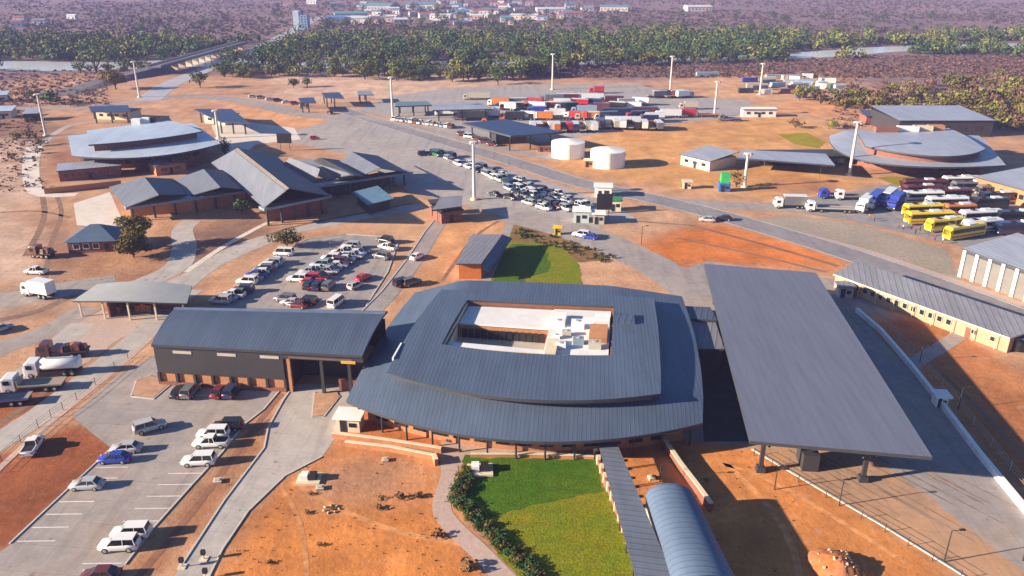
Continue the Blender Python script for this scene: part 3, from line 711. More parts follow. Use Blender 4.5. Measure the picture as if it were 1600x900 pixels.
# ------------------------------------------------------------------ covered walkway, barrel shed, walls in front
def long_roof(name, label, cat, px, z, th, m, wall=None, posts=0, mid=None, inset=.6, kinds=('roof', 'post')):
    c = [G(*p, z) for p in px]; ctr = sum(c, Vector())/len(c)
    root = thing(name, label, cat, (ctr.x, ctr.y, 0)); mb = MB(); mb.slab(c, th, m, FASC); mb.build('roof', root)
    if wall:
        w = MB(); pts = []
        for p in c:
            d = ctr-p; d.z = 0; d.normalize(); q = p+d*inset*1.4; pts.append((q.x, q.y))
        w.prism(pts, 0, z-th-.01, wall); w.build('wall', root)
    for k in range(posts):
        t = (k+.3)/posts
        for u in (.12, .88):
            p = bil(c, u, t) if len(c) == 4 else c[0]; k_ = MB(); k_.cyl((p.x, p.y, 0), (p.x, p.y, z-th), .09, .09, STEELD, 6); k_.build('post', root)
    return root, c
long_roof('covered_walkway', 'long narrow grey walkway roof running from the terminal along the green lawn', 'walkway', [(1000, 925), (1062, 925), (962, 688), (934, 690)], 3.0, .25, ROOFSY, posts=7)
def lawn_wall():
    mb = MB(); a = G(930, 712); b = G(1002, 905)
    pl = [lerp(a, b, i/12) for i in range(13)]
    o = MB()
    wall_line(o, a, b, 0, .9, .35, BRICKD)
    root = thing('garden_wall', 'low red brown brick wall with pale piers beside the lawn', 'wall', ((a.x+b.x)/2, (a.y+b.y)/2, 0)); o.build('wall', root)
    for p in pl: k = MB(); k.box((p.x, p.y, .7), (.55, .55, 1.4), PLAST); k.build('pier', root)
lawn_wall()
def barrel():
    z0 = 2.6; a = G(1008, 776, z0); b = G(1086, 781, z0); e = G(1052, 925, z0); f = G(1158, 925, z0)
    ctr = (a+b+e+f)/4; root = thing('barrel_roof_shed', 'blue barrel roofed shed at the bottom edge beside the walkway roof', 'shed', (ctr.x, ctr.y, 0))
    secs = []
    for i in range(15):
        t = i/14; an = PI*t; L = []
        for (l, r) in ((e, f), (a, b)):
            p = lerp(l, r, .5-.5*math.cos(an)); p.z = z0+2.3*math.sin(an); L.append(p)
        secs.append(L)
    mb = MB(); n = len(secs); vs = [p for s in secs for p in s]
    mb.add(vs, [[2*i, 2*i+1, 2*i+3, 2*i+2][::-1] for i in range(n-1)], roofmat('barrel sheeting', (.095, .14, .22), (.15, 1, 0), .9, rough=.55, metal=.1, var=.06, rib=.15), True)
    vs2 = [p+Vector((0, 0, -.12)) for p in vs]; mb.add(vs2, [[2*i, 2*i+1, 2*i+3, 2*i+2] for i in range(n-1)], FASC)
    mb.build('barrel_roof', root)
    w = MB(); ga = [s[1]-Vector((0, -.4, 0)) for s in secs]
    back = [Vector((s[1].x, s[1].y, max(s[1].z-.2, 0))) for s in secs]
    inward = (e-a).normalized()*.6
    w.add([p+inward for p in back]+[Vector((back[-1].x, back[-1].y, 0))+inward, Vector((back[0].x, back[0].y, 0))+inward], [list(range(len(back)+2))], PLASTG)
    wall_line(w, lerp(a, b, .04)+inward, lerp(e, f, .04), 0, z0, .2, PLASTG); wall_line(w, lerp(a, b, .96)+inward, lerp(e, f, .96), 0, z0, .2, PLASTG); w.build('wall', root)
barrel()
def simple_wall(name, label, px, h, th, m, cap=None, cat='wall', piers=0):
    pl = [G(*p) for p in px]; ctr = sum(pl, Vector())/len(pl)
    root = thing(name, label, cat, (ctr.x, ctr.y, 0)); mb = MB()
    L, Rr = strip_world(pl, th)
    mb.loft([[(l.x, l.y, 0), (r.x, r.y, 0), (r.x, r.y, h), (l.x, l.y, h)] for l, r in zip(L, Rr)], m); mb.build('wall', root)
    if cap:
        L, Rr = strip_world(pl, th+.12); mb = MB(); mb.loft([[(l.x, l.y, h), (r.x, r.y, h), (r.x, r.y, h+.12), (l.x, l.y, h+.12)] for l, r in zip(L, Rr)], cap); mb.build('coping', root)
    return root
simple_wall('stepped_wall', 'cream topped low wall slanting from terminal eaves toward the barrel shed', [(1032, 690), (1062, 735), (1090, 772), (1110, 800)], 1.3, .5, BRICKD, PLAST)
simple_wall('terrace_wall', 'upper orange terrace wall in front of the terminal, left of the lawn', [(520, 684), (600, 694), (690, 708)], .9, .4, BRICK, PLAST)
simple_wall('terrace_wall', 'lower orange terrace wall stepping down to the bare orange soil', [(540, 697), (610, 705), (678, 718)], .8, .4, BRICK, PLAST)
simple_wall('terrace_wall', 'short terrace wall end block beside the pink garden path', [(678, 718), (682, 728)], 1.0, .5, BRICK, PLAST)
simple_wall('lawn_edge_wall', 'thin pale wall along the top edge of the green lawn', [(735, 714), (830, 714), (928, 717)], .5, .3, ORNG, PLAST)
def kiosk(name, label, px, size, h, m, mr, cat='kiosk', rz=-.1, ov=.4, rh=.3):
    p = G(*px); root = thing(name, label, cat, p)
    w = MB(); w.box((p.x, p.y, h/2), (size[0], size[1], h), m, rz); w.build('wall', root)
    r = MB(); r.box((p.x, p.y, h+rh/2), (size[0]+ov*2, size[1]+ov*2, rh), mr, rz); r.build('roof', root)
    dd = Vector((math.cos(rz), math.sin(rz), 0)); nn = Vector((dd.y, -dd.x, 0)); q = p+nn*(size[1]/2+.03)-dd*size[0]*.2
    k = MB(); k.box((q.x, q.y, min(1.05, h*.45)), (min(.95, size[0]*.3), .1, min(2.1, h*.85)), BLACKP, rz); k.build('door', root)
    q = p+nn*(size[1]/2+.03)+dd*size[0]*.2
    if h > 1.6: k = MB(); k.box((q.x, q.y, h*.55), (size[0]*.3, .1, h*.3), GLASS, rz); k.build('window', root)
    return root
kiosk('gate_kiosk', 'small kiosk with white roof tucked under the left corner of the terminal eaves', (548, 668), (3.6, 2.6), 2.3, PLAST, WHITEW)
def pit(label, px, s, n=2):
    p = G(*px); root = thing('concrete_slab', label, 'slab', p)
    b = MB(); b.box((p.x, p.y, .15), (s, s*.8, .3), PLAST, .05); b.build('base', root)
    for k in range(n):
        q = p+Vector(((k-.5)*s*.36, .1, 0)); a = MB(); a.box((q.x, q.y, .3+.35*s*.3), (s*.3, s*.4, s*.22), WHITEW if k == 0 else BLACKP, .05); a.build('cabinet', root)
pit('cream plinth with white cabinet on the orange soil left of centre', (483, 750), 3.2)
pit('cream plinth with white cabinet in the top left corner of the lawn', (750, 736), 3.6)

# white kerb wall and right hand buildings
simple_wall('boundary_wall', 'long pale blue low wall curving along the right side of the canopy', [(1338, 488), (1375, 520), (1420, 572), (1466, 630), (1530, 715), (1600, 800), (1700, 920)], .9, .5, mat('pale wall paint', (.62, .66, .72), .7), WHITEW)
kiosk('guard_hut', 'tiny white hut at the bend of the pale boundary wall', (1467, 632), (1.8, 1.8), 1.8, WHITEW, WHITEW)
def office():
    z0 = 3.4; fl = G(1302, 428, z0); fr = G(1578, 528, z0); br = G(1640, 508, 4.6); bl = G(1338, 408, 4.6)
    ctr = (fl+fr+br+bl)/4; root = thing('office_block', 'long low grey roofed office with sunlit cream front right of the canopy', 'building', (ctr.x, ctr.y, 0))
    mb = MB(); mb.slab([fl, fr, br, bl], .3, ROOFS, PLAST); mb.build('roof', root)
    d = (fr-fl).normalized(); nb = Vector((-d.y, d.x, 0)); a = fl+nb*.9; b = fr+nb*.9-d*.3; wdt = 5.5
    w = MB(); w.prism([(a.x, a.y), (b.x, b.y), (b.x+nb.x*wdt, b.y+nb.y*wdt), (a.x+nb.x*wdt, a.y+nb.y*wdt)], 0, z0-.32, mat('sunny cream plaster', (.43, .275, .18), .85, .08, .8)); w.build('wall', root)
    window_row(root, a, b, 14, .9, 1.3, 1.0, .03, .72, GLASS, frame=PLASTG); window_row(root, a, b, 2, .8, 1.3, .8, .78, .97, GLASS, frame=PLASTG)
    dd = MB(); p = lerp(a, b, .80); q = p-nb*.04; dd.box((q.x, q.y, 1.05), (.95, .12, 2.1), BRICKD, math.atan2(d.y, d.x)); dd.build('door', root)
    ds = MB()
    for k in range(9):
        p = lerp(fl, fr, .06+.88*k/8)-nb*.02+nb*.3; ds.cyl((p.x, p.y, 0), (p.x, p.y, z0-.3), .07, .07, PLAST, 6)
    ds.build('downpipe', root)
office()
kiosk('plant_hut', 'grey hut under the left end of the long office roof', (1318, 462), (3.0, 2.5), 2.4, PLASTG, ROOFS)
kiosk('guard_hut', 'dark hut beyond the right end of the long office', (1597, 545), (4.5, 3), 2.6, CHAR, ROOFN)
def shed():
    z1 = 6.4; a = G(1500, 432); b = G(1625, 480)
    d = (b-a).normalized(); n = Vector((-d.y, d.x, 0)); root = thing('workshop_shed', 'grey shed with white pilasters on its front at the right edge', 'building', ((a.x+b.x)/2, (a.y+b.y)/2, 0))
    L = (b-a).length; rz = math.atan2(d.y, d.x)
    w = MB(); w.prism([(p.x, p.y) for p in (a, b, b+n*16, a+n*16)], 0, z1, mat('shed wall', (.17, .16, .15), .8, .1, .5)); w.build('wall', root)
    r = MB(); c = [a-n*.8-d*.6, b-n*.8+d*.6, b+n*17+d*.6, a+n*17-d*.6]
    for p, z in zip(c, (z1+.3, z1+.3, z1+1.6, z1+1.6)): p.z = z
    r.slab(c, .25, ROOFM, FASC); r.build('roof', root)
    for k in range(7):
        p = a+d*(L*k/6)-n*.18; q = MB(); q.box((p.x, p.y, z1/2), (.75, .35, z1), WHITEW, rz); q.build('pilaster', root)
    for k in range(6):
        p = a+d*(L*(k+.5)/6)-n*.06; q = MB(); q.box((p.x, p.y, z1-.55), (L/6-1.0, .12, .5), FASC, rz); q.build('vent', root)
shed()

# ------------------------------------------------------------------ generic swoosh roof buildings
def swoosh(label, lo, up, bfl, bfu, zl0, zl1, zu0, ml, mu, bblu=0, cat='building', court=None, name='arrivals_hall', bl_l=0):
    c = [G(*p, zl0) if i < 2 else G(*p, zl1) for i, p in enumerate(lo)]; ctr = sum(c, Vector())/4
    root = thing(name, label, cat, (ctr.x, ctr.y, 0))
    def z(u, v): return zl0+(zl1-zl0)*min(1, v*1.4)
    mb, P = arc_roof(c, bfl, 0, bl_l, 0, z, .5, ml, 30, 10); mb.build('lower_roof', root)
    k = [G(*p, zu0) for p in up]
    mb, PU = arc_roof(k, bfu, bblu, 0, 0, lambda u, v: zu0+.8*math.sin(PI*v*.8), .5, mu, 30, 10); mb.build('upper_roof', root)
    w = MB()
    ring = [PU(.04+.92*t/20, .06) for t in range(21)]+[PU(.96-.92*t/20, .94) for t in range(21)]; n = len(ring)
    w.add([(p.x, p.y, zl0) for p in ring]+[(p.x, p.y, zu0-.4) for p in ring], [[i, (i+1) % n, n+(i+1) % n, n+i] for i in range(n)], BRICKD); w.build('clerestory_wall', root)
    w = MB(); ring = [P(.05+.9*t/20, .34) for t in range(21)]+[P(.95-.9*t/20, .92) for t in range(21)]; n = len(ring)
    w.add([(p.x, p.y, 0) for p in ring]+[(p.x, p.y, p.z-.4) for p in ring], [[i, (i+1) % n, n+(i+1) % n, n+i] for i in range(n)], BRICKD); w.build('wall', root)
    for t in range(12):
        a = P(.08+.84*t/12, .335); b = P(.08+.84*(t+.6)/12, .335); p = (a+b)/2; q = MB(); q.box((p.x, p.y-.08, zl0*.45), ((b-a).length, .2, zl0*.45), GLASS, math.atan2((b-a).y, (b-a).x)); q.build('window', root)
    return root, P, PU
r_, P_, PU_ = swoosh('pale blue crescent roofed hall in the upper left with white plant boxes on top', [(112, 243), (345, 224), (300, 192), (106, 212)], [(138, 226), (316, 205), (262, 190), (136, 206)], 12, 3, 6.5, 8.0, 9.6, ROOFL, ROOFL)
for k, (u, s, m) in enumerate(((.62, 3.2, WHITEW), (.74, 3.0, WHITEW), (.82, 2.0, BLACKP))):
    p = PU_(u, 1.04); q = MB(); q.box((p.x, p.y, p.z+.8), (s, 2.4, 2.2), m, .05); q.build('plant_box', r_)
r_, P_, PU_ = swoosh('grey blue crescent roofed hall in the upper right beside the green screen', [(1296, 212), (1572, 258), (1530, 212), (1330, 203)], [(1352, 228), (1540, 232), (1482, 202), (1336, 208)], 28, 13, 6.2, 7.6, 9.0, ROOFM, ROOFM, cat='building', name='arrivals_hall')
for k, (u, s, m) in enumerate(((.30, 5, BRICKD), (.52, 4.5, WHITEW), (.68, 4, PLAST), (.82, 3.4, ORNG))):
    p = PU_(u, .92); q = MB(); q.box((p.x, p.y, p.z+.9), (s*1.6, 2.5, 1.8), m, -.05); q.build('plant_room', r_)

def box_hall(name, label, px, depth, z1, wall, roof, cat='building', rise=1.2, windows=0, over=.5, wz=None, glass=None, door=True):
    """plain hall: px = two ground points of the front wall, left to right"""
    a = G(*px[0]); b = G(*px[1]); d = (b-a).normalized(); n = Vector((-d.y, d.x, 0)); rz = math.atan2(d.y, d.x); L = (b-a).length
    root = thing(name, label, cat, ((a.x+b.x)/2, (a.y+b.y)/2, 0))
    w = MB(); w.prism([(p.x, p.y) for p in (a, b, b+n*depth, a+n*depth)], 0, z1, wall); w.build('wall', root)
    c = [a-n*over-d*over, b-n*over+d*over, b+n*(depth+over)+d*over, a+n*(depth+over)-d*over]
    for p, z in zip(c, (z1+.27, z1+.27, z1+.27+rise, z1+.27+rise)): p.z = z
    r = MB(); r.slab(c, .25, roof, FASC); r.build('roof', root)
    if windows: window_row(root, a, b, windows, L/windows*.4, wz or z1*.4, z1*.3, .06, .94, glass or GLASS)
    if door:
        p = lerp(a, b, .5)-n*.05; k = MB(); k.box((p.x, p.y, 1.1), (1.1, .12, 2.2), BLACKP, rz); k.build('door', root)
    return root
box_hall('storage_hall', 'dark grey hall behind the right crescent roof, near the green bushes', [(1402, 214), (1548, 214)], 28, 6.5, CHAR, ROOFM, windows=5)
box_hall('side_hall', 'grey hall at the right edge below the right crescent roof', [(1520, 300), (1640, 335)], 22, 4.6, BRICK, ROOFM, windows=7)
box_hall('brick_hut', 'small dark brick hut left of the storage hall roof', [(1352, 195), (1374, 195)], 7, 3.6, BRICKD, ROOFN)
box_hall('white_shop', 'long white trailer office standing on orange soil beyond the truck yard', [(1160, 183), (1212, 183)], 4, 3.4, WHITEW, WHITEW, rise=.2, windows=4)
box_hall('pump_house', 'low cream walled building with pale grey roof right of the white tanks', [(1063, 257), (1108, 268)], 14, 3.4, PLAST, ROOFM, windows=3)
r_, c_ = long_roof('weighbridge_canopy', 'long thin pale grey canopy between the pump house and the right crescent roof', 'canopy', [(1150, 246), (1305, 258), (1290, 240), (1160, 234)], 5.0, .5, ROOFM, posts=2)
box_hall('weighbridge_office', 'dark low office under the long thin canopy', [(1195, 259), (1318, 258)], 9, 3.2, CHAR, FASC, rise=.1, windows=6)

# ------------------------------------------------------------------ left group of saw-tooth roofs
def teeth(label, rows, fascia, zf, wallpx, name='processing_hall', posts=6):
    """rows: (roof outline px+z) list -> separate roof planes; fascia: front canopy edge"""
    allp = [G(p[0], p[1], p[2]) for (pts, m) in rows for p in pts]; ctr = sum(allp, Vector())/len(allp)
    root = thing(name, label, 'building', (ctr.x, ctr.y, 0))
    for pts, m in rows:
        mb = MB(); mb.slab([G(*p) for p in pts], .25, m, FASC); mb.build('roof_slope', root)
    if fascia:
        a = G(*fascia[0], zf); b = G(*fascia[1], zf); d = (b-a).normalized(); n = Vector((-d.y, d.x, 0))
        mb = MB(); mb.slab([a-n*.2, b-n*.2, b+n*3.2, a+n*3.2], .7, FASCB, FASCB); mb.build('canopy_edge', root)
        for k in range(posts):
            p = lerp(a, b, (k+.3)/posts)+n*1.0; c = MB(); c.box((p.x, p.y, (zf-.7)/2), (.5, .5, zf-.7), STEELD, math.atan2(d.y, d.x)); c.build('column', root)
    if wallpx:
        w = MB(); w.prism([tuple(G(*p)[:2]) for p in wallpx[0]], 0, wallpx[1], wallpx[2]); w.build('wall', root)
    return root
E_ = 4.3; RG = 8.6
teeth('saw tooth roofed hall with two gables, left of the big ridge roof',
      [([(170, 292, E_), (196, 324, E_), (248, 304, RG), (226, 277, RG)], ROOFT), ([(226, 277, RG), (248, 304, RG), (294, 304, E_), (270, 279, E_)], ROOFT),
       ([(272, 281, E_), (294, 306, E_), (344, 292, RG), (318, 264, RG)], ROOFT), ([(318, 264, RG), (344, 292, RG), (388, 296, E_), (360, 266, E_)], ROOFT)],
      [(196, 324), (388, 297)], 4.4, ([(205, 338), (300, 332), (385, 318), (365, 300), (200, 318)], 3.6, BRICK))
teeth('large hall with one long grey roof slope and a pale ridge strip',
      [([(330, 254, 5.2), (412, 324, 5.2), (447, 297, 11.6), (366, 234, 11.6)], ROOFT), ([(366, 234, 11.7), (447, 297, 11.7), (452, 294, 11.7), (371, 231, 11.7)], mat('beige ridge strip', (.46, .38, .30), .8)),
       ([(372, 231, 11.2), (453, 294, 11.2), (517, 306, 5.4), (430, 243, 5.4)], ROOFT)],
      [(412, 326), (518, 305)], 5.2, ([(418, 347), (512, 333), (490, 310), (430, 322)], 4.3, BRICKD), name='main_hall', posts=5)
teeth('saw tooth roofed hall with dark open front right of the big ridge roof',
      [([(436, 264, E_), (492, 288, E_), (500, 264, RG), (452, 246, RG)], ROOFT), ([(456, 250, E_), (512, 282, E_), (548, 270, 5.8), (486, 248, 5.8)], ROOFT),
       ([(484, 252, E_), (520, 278, E_), (552, 272, RG), (500, 246, RG)], ROOFT), ([(500, 246, RG), (552, 274, RG), (576, 276, E_), (530, 250, E_)], ROOFT),
       ([(524, 258, E_), (556, 278, E_), (594, 262, RG), (550, 237, RG)], ROOFT), ([(550, 237, RG), (594, 262, RG), (640, 270, E_), (590, 243, E_)], ROOFT)],
      [(484, 292), (645, 268)], 4.5, None, posts=9)
def dark_hall():
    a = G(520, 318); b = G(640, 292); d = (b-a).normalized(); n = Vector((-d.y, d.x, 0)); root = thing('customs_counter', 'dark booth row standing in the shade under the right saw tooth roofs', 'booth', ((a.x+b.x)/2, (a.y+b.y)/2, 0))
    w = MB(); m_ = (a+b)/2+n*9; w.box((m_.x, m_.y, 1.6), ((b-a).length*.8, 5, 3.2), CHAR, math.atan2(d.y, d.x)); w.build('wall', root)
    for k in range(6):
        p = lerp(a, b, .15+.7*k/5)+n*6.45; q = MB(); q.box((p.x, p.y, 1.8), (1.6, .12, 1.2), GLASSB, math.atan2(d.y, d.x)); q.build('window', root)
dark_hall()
long_roof('gate_booth', 'small blue roofed booth in the shade in front of the right saw tooth roofs', 'booth', [(574, 320), (616, 310), (590, 290), (550, 300)], 3.4, .4, mat('bright blue roof', (.12, .22, .33), .5, .08, .5), wall=CHAR, inset=1.2)
box_hall('brick_store', 'long red brick store with thin pale roof below the left crescent roof', [(94, 284), (190, 275)], 9, 3.4, BRICKD, ROOFM, windows=8, rise=.3)
simple_wall('yard_wall', 'low orange brick wall below the long red brick store', [(70, 303), (120, 298), (190, 290)], 1.8, .5, BRICK)
box_hall('brick_annex', 'small orange brick annex between crescent roof and saw tooth roofs', [(245, 275), (292, 268)], 8, 3.2, BRICK, ROOFM, windows=2, rise=.2)
def hip_house(label, a, b, depth, z1, rise, wall, roof):
    a = G(*a); b = G(*b); d = (b-a).normalized(); n = Vector((-d.y, d.x, 0)); L = (b-a).length
    root = thing('hip_roof_house', label, 'house', ((a.x+b.x)/2, (a.y+b.y)/2, 0))
    w = MB(); w.prism([(p.x, p.y) for p in (a, b, b+n*depth, a+n*depth)], 0, z1, wall); w.build('wall', root)
    o = .7; c = [a-n*o-d*o, b-n*o+d*o, b+n*(depth+o)+d*o, a+n*(depth+o)-d*o]; r0 = a+d*depth*.5+n*depth*.5; r1 = b-d*depth*.5+n*depth*.5
    vs = [Vector((p.x, p.y, z1+.02)) for p in c]+[Vector((r0.x, r0.y, z1+rise)), Vector((r1.x, r1.y, z1+rise))]
    r = MB(); r.add(vs, [[0, 1, 5, 4], [1, 2, 5], [2, 3, 4, 5], [3, 0, 4], [3, 2, 1, 0]], roof); r.build('roof', root)
    window_row(root, a, b, 3, 1.3, 1.1, 1.2, .08, .7, GLASS, frame=WHITEW); q = lerp(a, b, .82)-n*.05; k = MB(); k.box((q.x, q.y, 1.05), (1, .12, 2.1), BLACKP, math.atan2(d.y, d.x)); k.build('door', root)
hip_house('small blue hip roofed house with brown walls beside the big olive tree', (108, 396), (182, 393), 9, 2.9, 3.0, BRICKD, mat('blue hip roof sheeting', (.10, .15, .22), .4, .1, .6, metal=.2))
def carport():
    z = 3.6; c = [G(113, 470, z), G(292, 474, z), G(300, 446, z), G(152, 444, z)]; ctr = sum(c, Vector())/4
    root = thing('carport', 'wide carport with gently bowed light grey roof left of the wing', 'canopy', (ctr.x, ctr.y, 0))
    mb, P = arc_roof(c, 1.5, 0, 0, 0, lambda u, v: z+.8*math.sin(PI*u), .3, mat('light grey sheeting', (.36, .37, .36), .5, .06, .5), 20, 6); mb.build('roof', root)
    for u in (.04, .27, .5, .73, .96):
        for v in (.08, .92):
            p = P(u, v); k = MB(); k.box((p.x, p.y, (p.z-.3)/2), (.3, .3, p.z-.3), PLAST, 0); k.build('post', root)
    w = MB(); a = P(.3, .6); b = P(.96, .6); wall_line(w, a, b, 0, 3.2, .3, BRICKD); wall_line(w, P(.3, .15), P(.3, .59), 0, 3.2, .3, BRICKD); w.build('shade_wall', root)  # walls added under the roof to darken the bays
carport()
for k, (px, m, lb) in enumerate((((178, 486), ORNG, 'orange crate pallet under the carport, the left one'), ((226, 484), mat('orange tarp', (.62, .16, .03), .7), 'bright orange crate pallet under the carport, the right one'))):
    p = G(*px); root = thing('crate_pallet', lb, 'pallet', p)
    a = MB(); a.box((p.x, p.y, .1), (3.4, 1.6, .2), PLASTG); a.build('pallet', root)
    for j in range(3):
        a = MB(); a.box((p.x-1.1+1.1*j, p.y, .2+.5+.15*(j % 2)), (1.0, 1.4, 1.0+.3*(j % 2)), m); a.build('crate', root)
# toll gate canopy near the middle and the lawn building
r_, c_ = long_roof('gate_canopy', 'small grey gate canopy over the footway at the picture centre', 'canopy', [(676, 328), (722, 322), (722, 305), (688, 308)], 4.4, .4, ROOFS, posts=2)
box_hall('gate_house', 'dark gate house beneath the small grey gate canopy', [(690, 350), (722, 345)], 6, 3.0, BRICKD, ROOFN, rise=.1, windows=2)
box_hall('sentry_box', 'narrow dark brown sentry box left of the gate house', [(675, 337), (688, 336)], 3, 3.4, BRICKD, FASC, rise=.1)
def lawn_house():
    z = 4.0; root = None
    c = [G(713, 412, z), G(752, 412, z), G(785, 366, z), G(737, 366, z)]; ctr = sum(c, Vector())/4
    root = thing('lawn_house', 'grey roofed house with orange brick end beside the upper lawn', 'building', (ctr.x, ctr.y, 0))
    mb = MB(); mb.slab(c, .3, ROOFS, FASC); mb.build('roof', root)
    z2 = 2.4; c2 = [G(752, 416, 3.8), G(764, 425, z2), G(800, 372, z2), G(785, 366, 3.8)]; mb = MB(); mb.slab(c2, .2, ROOFN, FASC); mb.build('side_roof', root)
    w = MB(); w.prism([(lerp(p.x, ctr.x, .1), lerp(p.y, ctr.y, .08)) for p in c], 0, z-.31, mat('vivid orange brick', (.52, .16, .04), .85, .12, 1.5)); w.build('wall', root)
    a = lerp(c[0], ctr, .1); b = lerp(c[1], ctr, .1); window_row(root, a, b, 2, 1.2, 1.1, 1.2, .1, .9, GLASS)
lawn_house()
ribbon('footpath', [(752, 452), (775, 405), (795, 355), (800, 340)], 2.2, CONC, .036)
# far fuel canopy with dark blue roof and other small canopies
def canopy_px(name, label, px, z, th, m, posts=2, cat='canopy', side=None):
    c = [G(*p, z) for p in px]; ctr = sum(c, Vector())/4; root = thing(name, label, cat, (ctr.x, ctr.y, 0))
    mb = MB(); mb.slab(c, th, m, side or FASC); mb.build('roof', root)
    for u in (.1, .5, .9)[:max(2, posts)]:
        for v in (.12, .88):
            p = bil(c, u, v); k = MB(); k.box((p.x, p.y, (z-th)/2), (.5, .5, z-th), STEELD); k.build('column', root)
    return root
BLUER = mat('deep blue roof', (.03, .055, .13), .45, .08, .4)
canopy_px('truck_canopy', 'long deep blue canopy roof between the truck yard and the white tanks', [(798, 212), (880, 206), (790, 186), (722, 192)], 6.5, .7, BLUER, 3)
box_hall('truck_booth', 'dark booth building below the long deep blue canopy', [(775, 226), (822, 224)], 12, 4.4, CHAR, FASC, rise=.1, windows=3)
canopy_px('checkpoint_canopy', 'blue canopy roof right of the left crescent hall', [(345, 190), (390, 192), (362, 170), (302, 170)], 5.5, .5, BLUER, 3)
box_hall('checkpoint_booth', 'cream booth under the blue canopy right of the crescent hall', [(320, 192), (352, 196)], 8, 3.6, PLAST, FASC, rise=.1, windows=2)
canopy_px('checkpoint_canopy', 'blue canopy roof above a pale building in the upper left', [(142, 174), (204, 174), (200, 164), (138, 166)], 5.5, .5, BLUER, 3)
box_hall('checkpoint_office', 'pale office under the blue canopy in the upper left', [(150, 186), (205, 188)], 8, 3.6, PLAST, FASC, rise=.1, windows=4)
canopy_px('bay_canopy', 'left dark blue canopy of the two beyond the orange soil', [(470, 160), (494, 160), (490, 152), (466, 153)], 5, .5, BLUER, 2)
canopy_px('bay_canopy', 'right dark blue canopy of the two beyond the orange soil', [(508, 152), (538, 153), (530, 144), (502, 145)], 5, .5, BLUER, 2)
canopy_px('bay_canopy', 'small lone canopy near the sandy clearing', [(560, 148), (584, 148), (580, 142), (558, 142)], 4.5, .4, FASCB, 2)
canopy_px('truck_shelter', 'pale long roof at the left end of the truck yard', [(676, 172), (770, 170), (752, 160), (676, 162)], 5.5, .5, ROOFM, 3)
canopy_px('truck_shelter', 'teal grey roof behind the mast at the truck yard entrance', [(617, 166), (675, 164), (668, 158), (620, 159)], 5, .5, mat('teal sheeting', (.12, .20, .22), .5), 3)

# tanks
for px, r, h, lb in (((889, 250), 6.1, 5.4, 'left white round water tank, slightly farther away'), ((952, 265), 6.0, 5.5, 'right white round water tank, nearer to the main road')):
    p = G(*px)+Vector((0, r, 0)); root = thing('water_tank', lb, 'tank', p, group='white water tanks')
    mb = MB(); mb.cyl((p.x, p.y, 0), (p.x, p.y, h), r, r, WHITEW, 40); mb.build('tank_shell', root)
    mb = MB(); mb.cyl((p.x, p.y, h), (p.x, p.y, h+.9), r+.08, .4, WHITEW, 40); mb.build('tank_roof', root)
    mb = MB()
    for s in (-.3, .3): mb.cyl((p.x+s, p.y-r-.15, 0), (p.x+s, p.y-r-.15, h+.6), .05, .05, STEELG, 5)
    for k in range(int(h/.4)): mb.cyl((p.x-.3, p.y-r-.15, .3+k*.4), (p.x+.3, p.y-r-.15, .3+k*.4), .035, .035, STEELG, 4)
    mb.build('ladder', root)
    mb = MB()
    for z in (h*.33, h*.66): mb.cyl((p.x, p.y, z), (p.x, p.y, z+.1), r+.05, r+.05, WHITEW, 40)
    mb.build('hoop', root)
kiosk('pump_shed', 'small orange brown pump shed between the two white tanks', (920, 260), (3, 2.5), 2.2, ORNG, PLAST)
kiosk('pump_shed', 'small dark red pump shed left of the white tanks', (850, 236), (4.5, 3), 1.8, BRICKD, BRICKD)

# bridge over the river at the upper left
def bridge():
    # deck heading away, piers in a pale row
    A = G(258, 112); B = G(372, 78); up = 4.5
    root = thing('road_bridge', 'old low bridge with a row of pale piers beside the approach road', 'bridge', ((A.x+B.x)/2, (A.y+B.y)/2, 0))
    d = (B-A).normalized(); n = Vector((-d.y, d.x, 0)); L = (B-A).length; m_ = (A+B)/2; rz = math.atan2(d.y, d.x)
    k = MB(); k.box((m_.x, m_.y, up), (L+30, 9, 1.0), mat('bridge deck', (.16, .15, .17), .8), rz); k.build('deck', root)
    for s in (-1, 1):
        q = m_+n*4.3*s; k = MB(); k.box((q.x, q.y, up+1.0), (L+30, .3, 1.0), PLASTG, rz); k.build('parapet', root)
    for i in range(13):
        p = lerp(A, B, i/12); k = MB(); k.box((p.x, p.y, (up-.5)/2), (1.8, 8, up-.5), PLAST, rz); k.build('pier', root)
    return root
bridge()
def embankment():
    pl = smooth([G(90, 150), G(150, 132), G(210, 120), G(258, 112)]); L0, R0 = strip_world(pl, 22); L1, R1 = strip_world(pl, 9); mb = MB(); secs = []
    n = len(pl)
    for i in range(n):
        h = 4.6*i/(n-1); secs.append([(L0[i].x, L0[i].y, -.05), (R0[i].x, R0[i].y, -.05), (R1[i].x, R1[i].y, h), (L1[i].x, L1[i].y, h)])
    mb.loft(secs, mat('embankment', (.13, .11, .12), .95, .2, .3)); mb.build('embankment', kind='structure')
embankment()

